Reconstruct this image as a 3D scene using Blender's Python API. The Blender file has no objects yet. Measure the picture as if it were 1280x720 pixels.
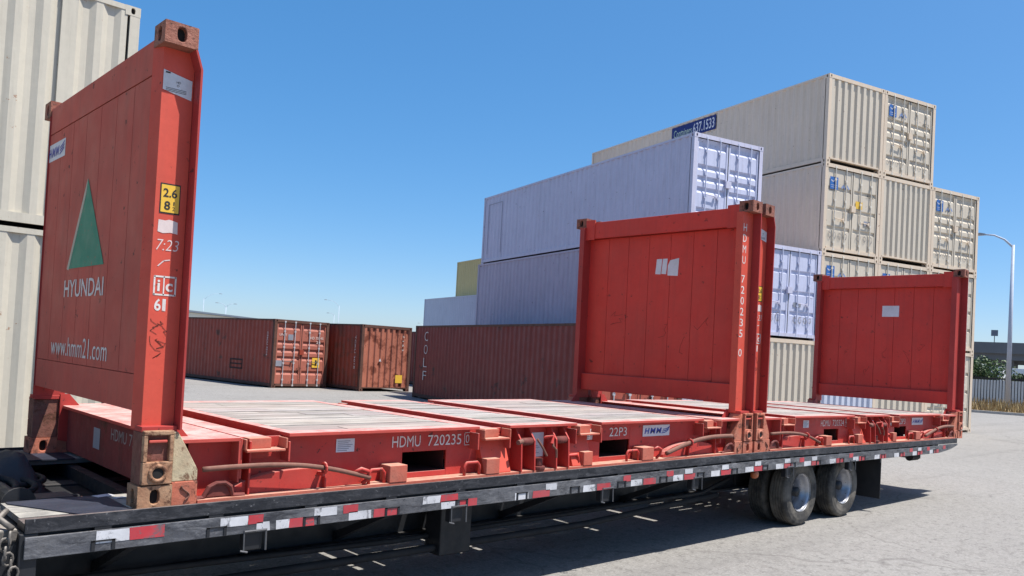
import bpy, bmesh, math, random
from mathutils import Vector, Matrix
R = math.radians
S = bpy.context.scene
COL = S.collection
random.seed(7)

# ------------------------------------------------------------------ camera, sky, sun, exposure
D0 = 0.84                                   # height of the trailer deck above the ground
yaw, pitch, roll = 0.8218848, 0.0274843, 0.0542213
f = Vector((math.cos(pitch) * math.cos(yaw), math.cos(pitch) * math.sin(yaw), math.sin(pitch)))
r0 = Vector((math.sin(yaw), -math.cos(yaw), 0)); u0 = r0.cross(f)
rr = r0 * math.cos(roll) + u0 * math.sin(roll); uu = -r0 * math.sin(roll) + u0 * math.cos(roll)
cd = bpy.data.cameras.new('camera'); cam = bpy.data.objects.new('camera', cd); COL.objects.link(cam)
M3 = Matrix((rr, uu, -f)).transposed()
cam.matrix_world = Matrix.Translation((-1.5155, -4.4294, 0.9193 + D0)) @ M3.to_4x4()
cd.sensor_width = 36; cd.lens = 1018.31 / 1280 * 36; cd.shift_y = 54.2458 / 1280
cd.clip_start = 0.05; cd.clip_end = 6000
S.camera = cam

SUN = Vector((0.25, -0.33, 0.91)).normalized()
w = bpy.data.worlds.new('World'); S.world = w; w.use_nodes = True
nt = w.node_tree; bg = nt.nodes['Background']
sky = nt.nodes.new('ShaderNodeTexSky'); sky.sky_type = 'NISHITA'; sky.sun_disc = False
sky.sun_elevation = math.asin(SUN.z); sky.sun_rotation = math.atan2(SUN.x, SUN.y)
sky.altitude = 0; sky.air_density = 0.7; sky.dust_density = 1.0; sky.ozone_density = 6.0
gm = nt.nodes.new('ShaderNodeGamma'); gm.inputs[1].default_value = .6
hs = nt.nodes.new('ShaderNodeHueSaturation'); hs.inputs['Saturation'].default_value = 1.6; hs.inputs['Value'].default_value = 1.25      # the phone's deep clear blue
nt.links.new(sky.outputs[0], gm.inputs[0]); nt.links.new(gm.outputs[0], hs.inputs['Color'])
nt.links.new(hs.outputs[0], bg.inputs[0]); bg.inputs[1].default_value = 0.15
sl = bpy.data.lights.new('sun', 'SUN'); so = bpy.data.objects.new('sun', sl); COL.objects.link(so)
sl.energy = 4.3; sl.angle = R(0.53); sl.color = (1.0, 0.955, 0.89)
so.rotation_euler = (-SUN).to_track_quat('-Z', 'Y').to_euler()
S.view_settings.view_transform = 'Standard'; S.view_settings.look = 'None'
S.view_settings.exposure = 0.88; S.view_settings.gamma = 1.0

# ------------------------------------------------------------------ materials
def lin(*c):
    return tuple(((x / 255) / 12.92 if x / 255 <= .04045 else ((x / 255 + .055) / 1.055) ** 2.4) for x in c)

MATS = {}
def mat(name, col, rough=.6, metal=0, var=.12, scale=3.0, rust=0, rustcol=(.09, .035, .018), dirt=0, dirtcol=(.30, .27, .22),
        streak=0, bump=0, bscale=20, up=0, upcol=(.45, .36, .32), chips=0, spec=.4, rand=0, fine=.05, scratch=0, scol=(.3, .3, .31)):
    """painted / worn surface: colour variation, rust blotches, chips, vertical streaks, dust on faces that look up"""
    if name in MATS: return MATS[name]
    m = bpy.data.materials.new(name); m.use_nodes = True; MATS[name] = m
    T = m.node_tree; N = T.nodes; Lk = T.links; P = N['Principled BSDF']
    P.inputs['Specular IOR Level'].default_value = spec
    tc = N.new('ShaderNodeTexCoord'); oi = N.new('ShaderNodeObjectInfo')
    add = N.new('ShaderNodeVectorMath'); add.operation = 'ADD'
    Lk.new(tc.outputs['Object'], add.inputs[0])
    # each thing gets its own patch of pattern, from where it stands
    sc = N.new('ShaderNodeVectorMath'); sc.operation = 'SCALE'; sc.inputs['Scale'].default_value = 3.7
    Lk.new(oi.outputs['Location'], sc.inputs[0]); Lk.new(sc.outputs[0], add.inputs[1])
    vec = add.outputs[0]
    def noise(s, det=4, ro=.6, v=None, dist=0):
        n = N.new('ShaderNodeTexNoise'); n.inputs['Scale'].default_value = s; n.inputs['Detail'].default_value = det
        n.inputs['Roughness'].default_value = ro; n.inputs['Distortion'].default_value = dist
        Lk.new(v or vec, n.inputs['Vector']); return n.outputs['Fac']
    def ramp(x, a, b, c0=0, c1=1):
        n = N.new('ShaderNodeMapRange'); n.inputs[1].default_value = a; n.inputs[2].default_value = b
        n.inputs[3].default_value = c0; n.inputs[4].default_value = c1; Lk.new(x, n.inputs[0]); return n.outputs[0]
    def mix(fac, a, b, mode='MIX'):
        n = N.new('ShaderNodeMix'); n.data_type = 'RGBA'; n.blend_type = mode
        if isinstance(fac, (int, float)): n.inputs[0].default_value = fac
        else: Lk.new(fac, n.inputs[0])
        for i, x in ((6, a), (7, b)):
            if isinstance(x, tuple): n.inputs[i].default_value = (*x, 1) if len(x) == 3 else x
            else: Lk.new(x, n.inputs[i])
        return n.outputs[2]
    def mul(a, b):
        n = N.new('ShaderNodeMath'); n.operation = 'MULTIPLY'
        for i, x in ((0, a), (1, b)):
            if isinstance(x, (int, float)): n.inputs[i].default_value = x
            else: Lk.new(x, n.inputs[i])
        return n.outputs[0]
    v1 = ramp(noise(scale, 5, .65), .25, .75, 1 - var, 1 + var)
    v2 = ramp(noise(scale * 14, 3, .7), .2, .8, 1 - fine, 1 + fine)
    cc = N.new('ShaderNodeCombineColor'); vv = mul(v1, v2)
    for i in range(3): Lk.new(vv, cc.inputs[i])
    base = mix(1.0, tuple(col), cc.outputs[0], 'MULTIPLY')
    rough_o = None
    if streak:
        mp = N.new('ShaderNodeMapping'); mp.inputs['Scale'].default_value = (9, 9, .5); Lk.new(vec, mp.inputs[0])
        st = ramp(noise(1.6, 5, .7, mp.outputs[0]), .5, .8, 0, streak)
        base = mix(st, base, tuple(x * .55 for x in dirtcol))
    if dirt:
        base = mix(ramp(noise(scale * .6, 6, .7), .42, .75, 0, dirt), base, tuple(dirtcol))
    if rust:
        rn = ramp(noise(scale * 1.7, 8, .72, None, .4), .62 - rust * .16, .66 - rust * .1, 0, .9)
        base = mix(rn, base, tuple(rustcol))
    if chips:
        ch = ramp(noise(scale * 9, 6, .7), .66 - chips * .05, .69 - chips * .05, 0, .85)
        base = mix(ch, base, tuple(rustcol))
    if scratch:
        mp = N.new('ShaderNodeMapping'); mp.inputs['Scale'].default_value = (2.2, 8, 9); Lk.new(vec, mp.inputs[0])
        sc1 = ramp(noise(2.6, 8, .8, mp.outputs[0], .6), .47, .60, 0, scratch)
        base = mix(mul(sc1, ramp(noise(1.1, 4, .6), .38, .6, .15, 1)), base, tuple(scol))
        mp2 = N.new('ShaderNodeMapping'); mp2.inputs['Scale'].default_value = (1.6, 5, 6); Lk.new(vec, mp2.inputs[0])
        base = mix(ramp(noise(1.9, 7, .75, mp2.outputs[0], .3), .52, .60, 0, scratch * .8), base, (.012, .013, .018))
    if up:
        g = N.new('ShaderNodeNewGeometry'); sp = N.new('ShaderNodeSeparateXYZ'); Lk.new(g.outputs['Normal'], sp.inputs[0])
        uf = mul(ramp(sp.outputs[2], .6, .95, 0, up), ramp(noise(scale * 2.2, 6, .7), .3, .62, .25, 1))
        base = mix(uf, base, tuple(upcol))
    Lk.new(base, P.inputs['Base Color'])
    P.inputs['Metallic'].default_value = metal
    Lk.new(ramp(noise(scale * 3, 4), .3, .7, max(.05, rough - .1), min(1, rough + .12)), P.inputs['Roughness'])
    if bump:
        b = N.new('ShaderNodeBump'); b.inputs['Strength'].default_value = min(1, bump); b.inputs['Distance'].default_value = .02
        Lk.new(noise(bscale, 5, .65), b.inputs['Height']); Lk.new(b.outputs[0], P.inputs['Normal'])
    return m

RED = (.43, .034, .026)
m_red = mat('flat_rack_red_paint', RED, .6, var=.16, scale=2.2, chips=.6, up=.75, upcol=(.50, .31, .26), streak=.22, dirt=.35, dirtcol=(.38, .095, .07), bump=.12, bscale=6, rustcol=(.06, .02, .014))
m_redwall = mat('flat_rack_wall_paint', (.54, .040, .027), .6, var=.15, scale=1.3, chips=.35, dirt=.3, streak=.3, dirtcol=(.34, .055, .045), bump=.15, bscale=5, up=.5, upcol=(.4, .2, .16), rustcol=(.045, .014, .01))
m_redout = mat('faded_red_outer_paint', (.46, .078, .055), .72, var=.16, scale=1.2, chips=.4, streak=.4, dirt=.45, dirtcol=(.28, .09, .07), bump=.15, bscale=5, rustcol=(.05, .02, .015))
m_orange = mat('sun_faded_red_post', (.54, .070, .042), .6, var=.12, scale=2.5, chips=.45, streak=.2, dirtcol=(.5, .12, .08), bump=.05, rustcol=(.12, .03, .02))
m_redshade = mat('shaded_red_paint', (.34, .034, .028), .6, var=.15, scale=2, chips=.4, bump=.12, bscale=6, rustcol=(.05, .018, .014))  # darker copy of the red: shade painted into flanges, feet and hinge arms
m_deckred = mat('dusty_red_deck_plate', (.43, .06, .045), .75, var=.15, scale=3, chips=.5, up=.85, upcol=(.52, .40, .365), bump=.15, rustcol=(.3, .12, .09))
m_wornsteel = mat('worn_yellowed_steel', (.33, .17, .095), .7, var=.35, scale=8, rust=.75, dirt=.6, dirtcol=(.38, .30, .19), bump=.3, bscale=40)
m_casting = mat('worn_corner_casting', (.24, .085, .055), .7, var=.35, scale=9, rust=.55, dirt=.4, dirtcol=(.33, .15, .10), bump=.4, bscale=45, rustcol=(.07, .03, .02))
m_rustdark = mat('rusty_dark_hinge_steel', (.17, .055, .04), .8, var=.35, scale=7, rust=.6, dirt=.4, dirtcol=(.26, .16, .11), bump=.4)
m_cream = mat('scraped_cream_plate', (.44, .37, .24), .7, var=.3, scale=6, rust=.6, dirt=.6, dirtcol=(.35, .17, .10), bump=.25, bscale=30, rustcol=(.13, .06, .03))
m_hinge = mat('dusty_orange_hinge', (.42, .12, .07), .7, var=.3, scale=7, rust=.5, dirt=.4, dirtcol=(.42, .26, .18), bump=.25, bscale=40, rustcol=(.10, .04, .025))
m_flange = mat('dusty_red_flange', (.43, .095, .06), .8, var=.25, dirt=.5, dirtcol=(.42, .24, .17), scale=3, chips=.5, up=.95, upcol=(.50, .31, .23), bump=.2, rustcol=(.2, .08, .05))
m_hole = mat('dark_inside', (.012, .010, .010), .9, var=.1)
m_rope = mat('dusty_brown_rod', (.16, .07, .05), .8, var=.25, scale=12, up=.4, upcol=(.30, .20, .16))
m_black = mat('black_trailer_steel', (.013, .014, .017), .55, var=.3, scale=4, up=.55, upcol=(.09, .085, .08), bump=.1)
m_rail = mat('scuffed_black_rail', (.010, .011, .015), .5, metal=.1, var=.4, scale=5, dirt=.5, dirtcol=(.05, .05, .056), chips=.6, rustcol=(.14, .14, .145), up=.8, upcol=(.24, .19, .17), bump=.2, bscale=30, scratch=.45, scol=(.12, .12, .13))
m_band = mat('scuffed_grey_rub_rail', (.07, .072, .082), .45, metal=.2, var=.45, scale=4, dirt=.7, dirtcol=(.16, .155, .155), chips=.8, rustcol=(.05, .05, .055), bump=.25, bscale=30, scratch=.75, scol=(.24, .24, .25))
m_tapew = mat('white_reflective_tape', (.52, .52, .54), .4, var=.25, scale=5, rust=.35, dirt=.5, dirtcol=(.25, .25, .26), chips=.9, rustcol=(.10, .10, .11))
m_taper = mat('red_reflective_tape', (.40, .035, .045), .4, var=.25, scale=5, rust=.35, dirt=.4, dirtcol=(.25, .12, .13), chips=.9, rustcol=(.12, .10, .11))
m_steel = mat('bare_steel', (.42, .42, .44), .4, metal=.7, var=.2, scale=10)
m_rim = mat('silver_wheel_rim', (.36, .37, .40), .35, metal=.6, var=.2, scale=10, dirt=.6, dirtcol=(.2, .17, .14))
m_disc = mat('shaded_grimy_wheel_disc', (.085, .088, .10), .4, metal=.5, var=.25, scale=10, dirt=.5, dirtcol=(.10, .085, .07))  # base darkened to paint in the shade of the deep dish, plus grime
m_tyre = mat('dusty_tyre_rubber', (.04, .038, .036), .88, var=.2, scale=6, dirt=.9, dirtcol=(.22, .195, .16), bump=.2, bscale=60)
m_flap = mat('black_rubber_flap', (.016, .016, .018), .8, var=.2, dirt=.3, dirtcol=(.06, .055, .05))
m_white = mat('white_marking_paint', (.64, .61, .58), .7, var=.15, scale=9, chips=1.1, dirt=.45, dirtcol=(.42, .22, .18), rustcol=(.35, .08, .06))
m_sticker = mat('white_sticker', (.60, .60, .63), .55, var=.1, scale=8, dirt=.5, dirtcol=(.40, .37, .35), chips=.4, rustcol=(.35, .3, .28))
m_print = mat('grey_fine_print', (.22, .23, .27), .6, var=.2)
m_ink = mat('black_ink', (.02, .02, .022), .6, var=.1)
m_blueink = mat('navy_logo_blue', (.03, .045, .30), .5, var=.05)
m_green = mat('green_logo_paint', (.012, .20, .125), .6, var=.12, scale=3, chips=.7, rustcol=(.25, .07, .05), dirt=.3, dirtcol=(.05, .16, .11))
m_sliver = mat('pale_logo_paint', (.40, .38, .30), .6, var=.1)
m_yellow = mat('yellow_sign', (.72, .44, .05), .5, var=.05)
m_chalk = mat('chalk_white', (.6, .5, .48), .9, var=.2)
m_conc = mat('bridge_concrete', (.13, .13, .135), .85, var=.12, scale=.3, streak=.3, bump=.1)
m_pole = mat('galvanised_pole', (.40, .45, .54), .6, metal=0, var=.08)
m_fence = mat('dark_fence_paint', (.02, .02, .022), .6)
m_bark = mat('bark', (.10, .07, .05), .9, var=.3, scale=8)
m_wareh = mat('pale_warehouse_wall', (.74, .68, .56), .8, var=.05)
m_wroof = mat('grey_warehouse_roof', (.24, .27, .30), .6, var=.05)
m_chrome = mat('galvanised_bracket', (.10, .10, .105), .45, metal=.4, var=.2, scale=12)

def wood():
    m = bpy.data.materials.new('bleached_deck_planks'); m.use_nodes = True
    T = m.node_tree; N = T.nodes; L = T.links; P = N['Principled BSDF']
    tc = N.new('ShaderNodeTexCoord'); mp = N.new('ShaderNodeMapping'); mp.inputs['Scale'].default_value = (1.2, 22, 10)
    L.new(tc.outputs['Object'], mp.inputs[0])
    n = N.new('ShaderNodeTexNoise'); n.inputs['Scale'].default_value = 2.2; n.inputs['Detail'].default_value = 7; n.inputs['Roughness'].default_value = .7
    L.new(mp.outputs[0], n.inputs['Vector'])
    n2 = N.new('ShaderNodeTexNoise'); n2.inputs['Scale'].default_value = 1.7; n2.inputs['Detail'].default_value = 6; L.new(tc.outputs['Object'], n2.inputs['Vector'])
    at = N.new('ShaderNodeAttribute'); at.attribute_name = 'plank'
    cr = N.new('ShaderNodeValToRGB'); e = cr.color_ramp.elements
    e[0].position = .34; e[0].color = (.10, .085, .078, 1); e[1].position = .52; e[1].color = (.34, .32, .30, 1)
    e.new(.75).color = (.45, .43, .405, 1)
    L.new(n.outputs['Fac'], cr.inputs[0])
    mx = N.new('ShaderNodeMix'); mx.data_type = 'RGBA'
    r = N.new('ShaderNodeMapRange'); r.inputs[1].default_value = .45; r.inputs[2].default_value = .7; r.inputs[4].default_value = .6
    L.new(n2.outputs['Fac'], r.inputs[0]); L.new(r.outputs[0], mx.inputs[0]); L.new(cr.outputs[0], mx.inputs[6]); mx.inputs[7].default_value = (.37, .29, .265, 1)
    m2 = N.new('ShaderNodeMix'); m2.data_type = 'RGBA'; m2.blend_type = 'MULTIPLY'; m2.inputs[0].default_value = 1
    L.new(mx.outputs[2], m2.inputs[6]); L.new(at.outputs['Color'], m2.inputs[7])
    L.new(m2.outputs[2], P.inputs['Base Color']); P.inputs['Roughness'].default_value = .85
    b = N.new('ShaderNodeBump'); b.inputs['Strength'].default_value = .5; b.inputs['Distance'].default_value = .01
    L.new(n.outputs['Fac'], b.inputs['Height']); L.new(b.outputs[0], P.inputs['Normal'])
    return m
m_wood = wood()

def ground_mat():
    m = bpy.data.materials.new('yard_paving'); m.use_nodes = True
    T = m.node_tree; N = T.nodes; L = T.links; P = N['Principled BSDF']; P.inputs['Specular IOR Level'].default_value = .25
    g = N.new('ShaderNodeNewGeometry')
    def noise(s, d=5, r=.6, dist=0):
        n = N.new('ShaderNodeTexNoise'); n.inputs['Scale'].default_value = s; n.inputs['Detail'].default_value = d; n.inputs['Roughness'].default_value = r
        n.inputs['Distortion'].default_value = dist; L.new(g.outputs['Position'], n.inputs['Vector']); return n.outputs['Fac']
    def rg(x, a, b, c=0, d=1):
        n = N.new('ShaderNodeMapRange'); n.inputs[1].default_value = a; n.inputs[2].default_value = b; n.inputs[3].default_value = c; n.inputs[4].default_value = d
        L.new(x, n.inputs[0]); return n.outputs[0]
    def mix(fa, a, b, mode='MIX'):
        n = N.new('ShaderNodeMix'); n.data_type = 'RGBA'; n.blend_type = mode
        if isinstance(fa, (int, float)): n.inputs[0].default_value = fa
        else: L.new(fa, n.inputs[0])
        for i, x in ((6, a), (7, b)):
            if isinstance(x, tuple): n.inputs[i].default_value = (*x, 1)
            else: L.new(x, n.inputs[i])
        return n.outputs[2]
    c = mix(rg(noise(.11, 6), .35, .65), (.215, .207, .192), (.256, .246, .229))
    c = mix(rg(noise(1.3, 6, .7), .4, .7, 0, .45), c, (.20, .188, .176))
    c = mix(rg(noise(11, 5, .8), .50, .66, 0, .75), c, (.10, .094, .088))
    c = mix(rg(noise(3.2, 7, .8, .4), .52, .68, 0, .5), c, (.165, .155, .147))
    c = mix(rg(noise(38, 3, .75), .50, .66, 0, .6), c, (.36, .345, .33))
    # long cracks and seams
    v = N.new('ShaderNodeTexVoronoi'); v.feature = 'DISTANCE_TO_EDGE'; v.inputs['Scale'].default_value = .21
    wn = N.new('ShaderNodeTexNoise'); wn.inputs['Scale'].default_value = .9; wn.inputs['Detail'].default_value = 6; L.new(g.outputs['Position'], wn.inputs['Vector'])
    va = N.new('ShaderNodeVectorMath'); va.operation = 'MULTIPLY_ADD'; L.new(wn.outputs['Color'], va.inputs[0]); va.inputs[1].default_value = (1.6, 1.6, 0); L.new(g.outputs['Position'], va.inputs[2])
    L.new(va.outputs[0], v.inputs['Vector'])
    c = mix(rg(v.outputs['Distance'], .0, .004, .5, 0), c, (.10, .09, .085))
    v2 = N.new('ShaderNodeTexVoronoi'); v2.feature = 'DISTANCE_TO_EDGE'; v2.inputs['Scale'].default_value = 2.6; L.new(va.outputs[0], v2.inputs['Vector'])
    c = mix(rg(v2.outputs['Distance'], .0, .018, .32, 0), c, (.12, .11, .10))
    c = mix(rg(noise(.5, 7, .75, .6), .60, .70, 0, .45), c, (.13, .12, .112))
    mp = N.new('ShaderNodeMapping'); mp.inputs['Rotation'].default_value = (0, 0, R(-20)); mp.inputs['Scale'].default_value = (.05, .9, 1); L.new(g.outputs['Position'], mp.inputs[0])
    tn = N.new('ShaderNodeTexNoise'); tn.inputs['Scale'].default_value = 1.2; tn.inputs['Detail'].default_value = 5; L.new(mp.outputs[0], tn.inputs['Vector'])
    c = mix(rg(tn.outputs['Fac'], .56, .68, 0, .28), c, (.12, .113, .107))
    L.new(c, P.inputs['Base Color']); P.inputs['Roughness'].default_value = .88
    b = N.new('ShaderNodeBump'); b.inputs['Strength'].default_value = .55; b.inputs['Distance'].default_value = .012
    L.new(noise(45, 5, .75), b.inputs['Height']); L.new(b.outputs[0], P.inputs['Normal'])
    return m

def leafmat(name, a, b):
    m = bpy.data.materials.new(name); m.use_nodes = True
    T = m.node_tree; N = T.nodes; L = T.links; P = N['Principled BSDF']; P.inputs['Roughness'].default_value = .6
    g = N.new('ShaderNodeNewGeometry'); n = N.new('ShaderNodeTexNoise'); n.inputs['Scale'].default_value = 1.4; L.new(g.outputs['Position'], n.inputs['Vector'])
    cr = N.new('ShaderNodeValToRGB'); cr.color_ramp.elements[0].position = .35; cr.color_ramp.elements[0].color = (*a, 1); cr.color_ramp.elements[1].position = .65; cr.color_ramp.elements[1].color = (*b, 1)
    L.new(n.outputs['Fac'], cr.inputs[0]); L.new(cr.outputs[0], P.inputs['Base Color'])
    return m

# ------------------------------------------------------------------ mesh helpers
class MB:
    def __init__(s): s.v = []; s.f = []; s.c = None
    def add(s, vs, fs):
        o = len(s.v); s.v += [tuple(x) for x in vs]; s.f += [tuple(i + o for i in q) for q in fs]; return s
    def box(s, x0, x1, y0, y1, z0, z1):
        if x0 > x1: x0, x1 = x1, x0
        if y0 > y1: y0, y1 = y1, y0
        vs = [(x0, y0, z0), (x1, y0, z0), (x1, y1, z0), (x0, y1, z0), (x0, y0, z1), (x1, y0, z1), (x1, y1, z1), (x0, y1, z1)]
        return s.add(vs, [(0, 3, 2, 1), (4, 5, 6, 7), (0, 1, 5, 4), (1, 2, 6, 5), (2, 3, 7, 6), (3, 0, 4, 7)])
    def prism(s, poly, axis, a, b):
        n = len(poly)
        def pt(p, t):
            return {'x': (t, p[0], p[1]), 'y': (p[0], t, p[1]), 'z': (p[0], p[1], t)}[axis]
        vs = [pt(p, a) for p in poly] + [pt(p, b) for p in poly]
        fs = [tuple(range(n)), tuple(range(2 * n - 1, n - 1, -1))] + [(i, (i + 1) % n, n + (i + 1) % n, n + i) for i in range(n)]
        return s.add(vs, fs)
    def tube(s, pts, r, n=8, r1=None, closed=False):
        pts = [Vector(p) for p in pts]; m = len(pts); rings = []
        prev = None
        for i, p in enumerate(pts):
            if closed: t = pts[(i + 1) % m] - pts[i - 1]
            else: t = pts[min(i + 1, m - 1)] - pts[max(i - 1, 0)]
            t.normalize()
            if prev is None:
                a = Vector((0, 0, 1)) if abs(t.z) < .9 else Vector((1, 0, 0)); nx = t.cross(a).normalized()
            else:
                nx = (prev - t * prev.dot(t)).normalized()
            prev = nx; ny = t.cross(nx)
            rad = r if r1 is None else r + (r1 - r) * i / (m - 1)
            rings.append([p + (nx * math.cos(2 * math.pi * k / n) + ny * math.sin(2 * math.pi * k / n)) * rad for k in range(n)])
        vs = [q for ring in rings for q in ring]; fs = []
        for i in range(m if closed else m - 1):
            for k in range(n):
                a = i * n + k; b = i * n + (k + 1) % n; j = (i + 1) % m
                fs.append((a, b, j * n + (k + 1) % n, j * n + k))
        if not closed: fs += [tuple(range(n))[::-1], tuple((m - 1) * n + k for k in range(n))]
        return s.add(vs, fs)
    def lathe(s, prof, c, axis='y', n=32):
        # prof (radius, offset along axis)
        vs = []; fs = []; m = len(prof)
        for k in range(n):
            a = 2 * math.pi * k / n
            for (r, o) in prof:
                if axis == 'y': vs.append((c[0] + r * math.cos(a), c[1] + o, c[2] + r * math.sin(a)))
                elif axis == 'x': vs.append((c[0] + o, c[1] + r * math.cos(a), c[2] + r * math.sin(a)))
                else: vs.append((c[0] + r * math.cos(a), c[1] + r * math.sin(a), c[2] + o))
        for k in range(n):
            for i in range(m - 1):
                a = k * m + i; b = ((k + 1) % n) * m + i
                fs.append((a, b, b + 1, a + 1))
        return s.add(vs, fs)
    def mesh(s, name, smooth=False):
        me = bpy.data.meshes.new(name); me.from_pydata(s.v, [], s.f)
        bm = bmesh.new(); bm.from_mesh(me); bmesh.ops.recalc_face_normals(bm, faces=bm.faces); bm.to_mesh(me); bm.free()
        if smooth:
            for p in me.polygons: p.use_smooth = True
        me.update(); return me
    def build(s, name, m, parent=None, label=None, smooth=False, bevel=0):
        me = s.mesh(name, smooth); me.materials.append(m)
        return link(name, me, parent, label, bevel)

def link(name, me, parent=None, label=None, bevel=0):
    o = bpy.data.objects.new(name, me); COL.objects.link(o)
    if parent: o.parent = parent
    if label: o['label'] = label
    if bevel:
        b = o.modifiers.new('bevel', 'BEVEL'); b.width = bevel; b.segments = 2; b.limit_method = 'ANGLE'; b.angle_limit = R(35)
        b.harden_normals = False
    return o

def thing(name, label, cat, loc=(0, 0, 0), rz=0, group=None):
    o = bpy.data.objects.new(name, None); COL.objects.link(o); o.location = loc; o.rotation_euler = (0, 0, rz)
    o.empty_display_size = .3; o['label'] = label; o['category'] = cat
    if group: o['group'] = group
    return o
def tag(o, label, cat, group=None):
    o['label'] = label; o['category'] = cat
    if group: o['group'] = group
    return o

FONTC = {}
def glyphs(txt, shear=0, bold=0):
    k = (txt, shear, bold)
    if k not in FONTC:
        c = bpy.data.curves.new('writing', 'FONT'); c.body = txt; c.resolution_u = 3; c.shear = shear; c.offset = bold
        o = bpy.data.objects.new('writing', c); COL.objects.link(o)
        bpy.context.view_layer.update()
        dg = bpy.context.evaluated_depsgraph_get()
        me = bpy.data.meshes.new_from_object(o.evaluated_get(dg))
        vs = [tuple(v.co) for v in me.vertices]; fs = [tuple(p.vertices) for p in me.polygons]
        bpy.data.objects.remove(o); bpy.data.meshes.remove(me); bpy.data.curves.remove(c)
        FONTC[k] = (vs, fs)
    return FONTC[k]
def text_into(mb, txt, o, right, up, wd, ht, shear=0, bold=0):
    """letters filling a box of wd x ht whose lower left corner is o"""
    vs, fs = glyphs(txt, shear, bold)
    x0 = min(v[0] for v in vs); x1 = max(v[0] for v in vs); y0 = min(v[1] for v in vs); y1 = max(v[1] for v in vs)
    o = Vector(o); right = Vector(right); up = Vector(up)
    mb.add([o + right * ((v[0] - x0) / (x1 - x0) * wd) + up * ((v[1] - y0) / (y1 - y0) * ht) for v in vs], fs)
    return mb
def quad_into(mb, o, right, up, wd, ht, x=0, y=0):
    o = Vector(o) + Vector(right) * x + Vector(up) * y; r = Vector(right) * wd; u = Vector(up) * ht
    return mb.add([o, o + r, o + r + u, o + u], [(0, 1, 2, 3)])
def raw(mb, name, m, parent, label=None):
    me = bpy.data.meshes.new(name); me.from_pydata(mb.v, [], mb.f); me.materials.append(m); me.update()
    return link(name, me, parent, label)
def ribbon(mb, pts, o, right, up, wdt=.006):
    o = Vector(o); right = Vector(right); up = Vector(up)
    P = [o + right * a + up * b for a, b in pts]; nrm = right.cross(up)
    for a, b in zip(P[:-1], P[1:]):
        d = (b - a)
        if d.length < 1e-5: continue
        s = nrm.cross(d.normalized()) * wdt / 2; e = d.normalized() * wdt * .3
        mb.add([a - s - e, b - s + e, b + s + e, a + s - e], [(0, 1, 2, 3)])
    return mb

# ------------------------------------------------------------------ the ground
def ground():
    mb = MB(); s = 2600
    mb.add([(-s, -s, 0), (s, -s, 0), (s, s, 0), (-s, s, 0)], [(0, 1, 2, 3)])
    o = raw(mb, 'ground', ground_mat(), None); o['kind'] = 'structure'
ground()

# ------------------------------------------------------------------ shipping containers
H0 = 2.591; WD = 2.438
MESH = {}
def shared(key, fn):
    if key not in MESH: MESH[key] = fn()
    return MESH[key]
def use(key, fn, name, m, parent, label=None):
    me = shared((key, m.name), lambda: _mk(fn, name, m))
    return link(name, me, parent, label)
def _mk(fn, name, m):
    r = fn(); me = r.mesh(name) if isinstance(r, MB) else r
    me.materials.append(m); return me

def corr_profile(length, pitch, d, fo, sl):
    """points (along, depth) of a trapezoidal corrugation"""
    pts = []; t = 0; fi = pitch - fo - 2 * sl
    while t < length - 1e-6:
        for (a, dd) in ((0, 0), (fo, 0), (fo + sl, d), (fo + sl + fi, d)):
            if t + a < length: pts.append((t + a, dd))
        t += pitch
    pts.append((length, 0)); return pts

def side_mesh(L, H, x, sgn, z0=.16, z1=None):
    z1 = z1 or H - .06
    mb = MB(); n = round((L - .3) / .278); pitch = (L - .3) / n
    pr = corr_profile(L - .3, pitch, .036, pitch * .26, pitch * .245)
    vs = []; fs = []
    for (a, d) in pr:
        vs += [(x + sgn * (.008 + d), .15 + a, z0), (x + sgn * (.008 + d), .15 + a, z1)]
    for i in range(len(pr) - 1): fs.append((2 * i, 2 * i + 2, 2 * i + 3, 2 * i + 1))
    # inner skin keeps the wall a solid sheet
    o = len(vs)
    for (a, d) in pr: vs += [(x + sgn * (.014 + d), .15 + a, z0), (x + sgn * (.014 + d), .15 + a, z1)]
    for i in range(len(pr) - 1): fs.append((o + 2 * i, o + 2 * i + 1, o + 2 * i + 3, o + 2 * i + 2))
    return mb.add(vs, fs)
def end_mesh(H, y, sgn, n=8, d=.048, W=WD):
    mb = MB(); ln = W - .24; pitch = ln / n
    pr = corr_profile(ln, pitch, d, pitch * .40, pitch * .15)
    vs = []; fs = []
    for (a, dd) in pr: vs += [(.12 + a, y + sgn * (.012 + dd), .16), (.12 + a, y + sgn * (.012 + dd), H - .1)]
    for i in range(len(pr) - 1): fs.append((2 * i, 2 * i + 2, 2 * i + 3, 2 * i + 1))
    o = len(vs)
    for (a, dd) in pr: vs += [(.12 + a, y + sgn * (.018 + dd), .16), (.12 + a, y + sgn * (.018 + dd), H - .1)]
    for i in range(len(pr) - 1): fs.append((o + 2 * i, o + 2 * i + 1, o + 2 * i + 3, o + 2 * i + 2))
    return mb.add(vs, fs)

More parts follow.
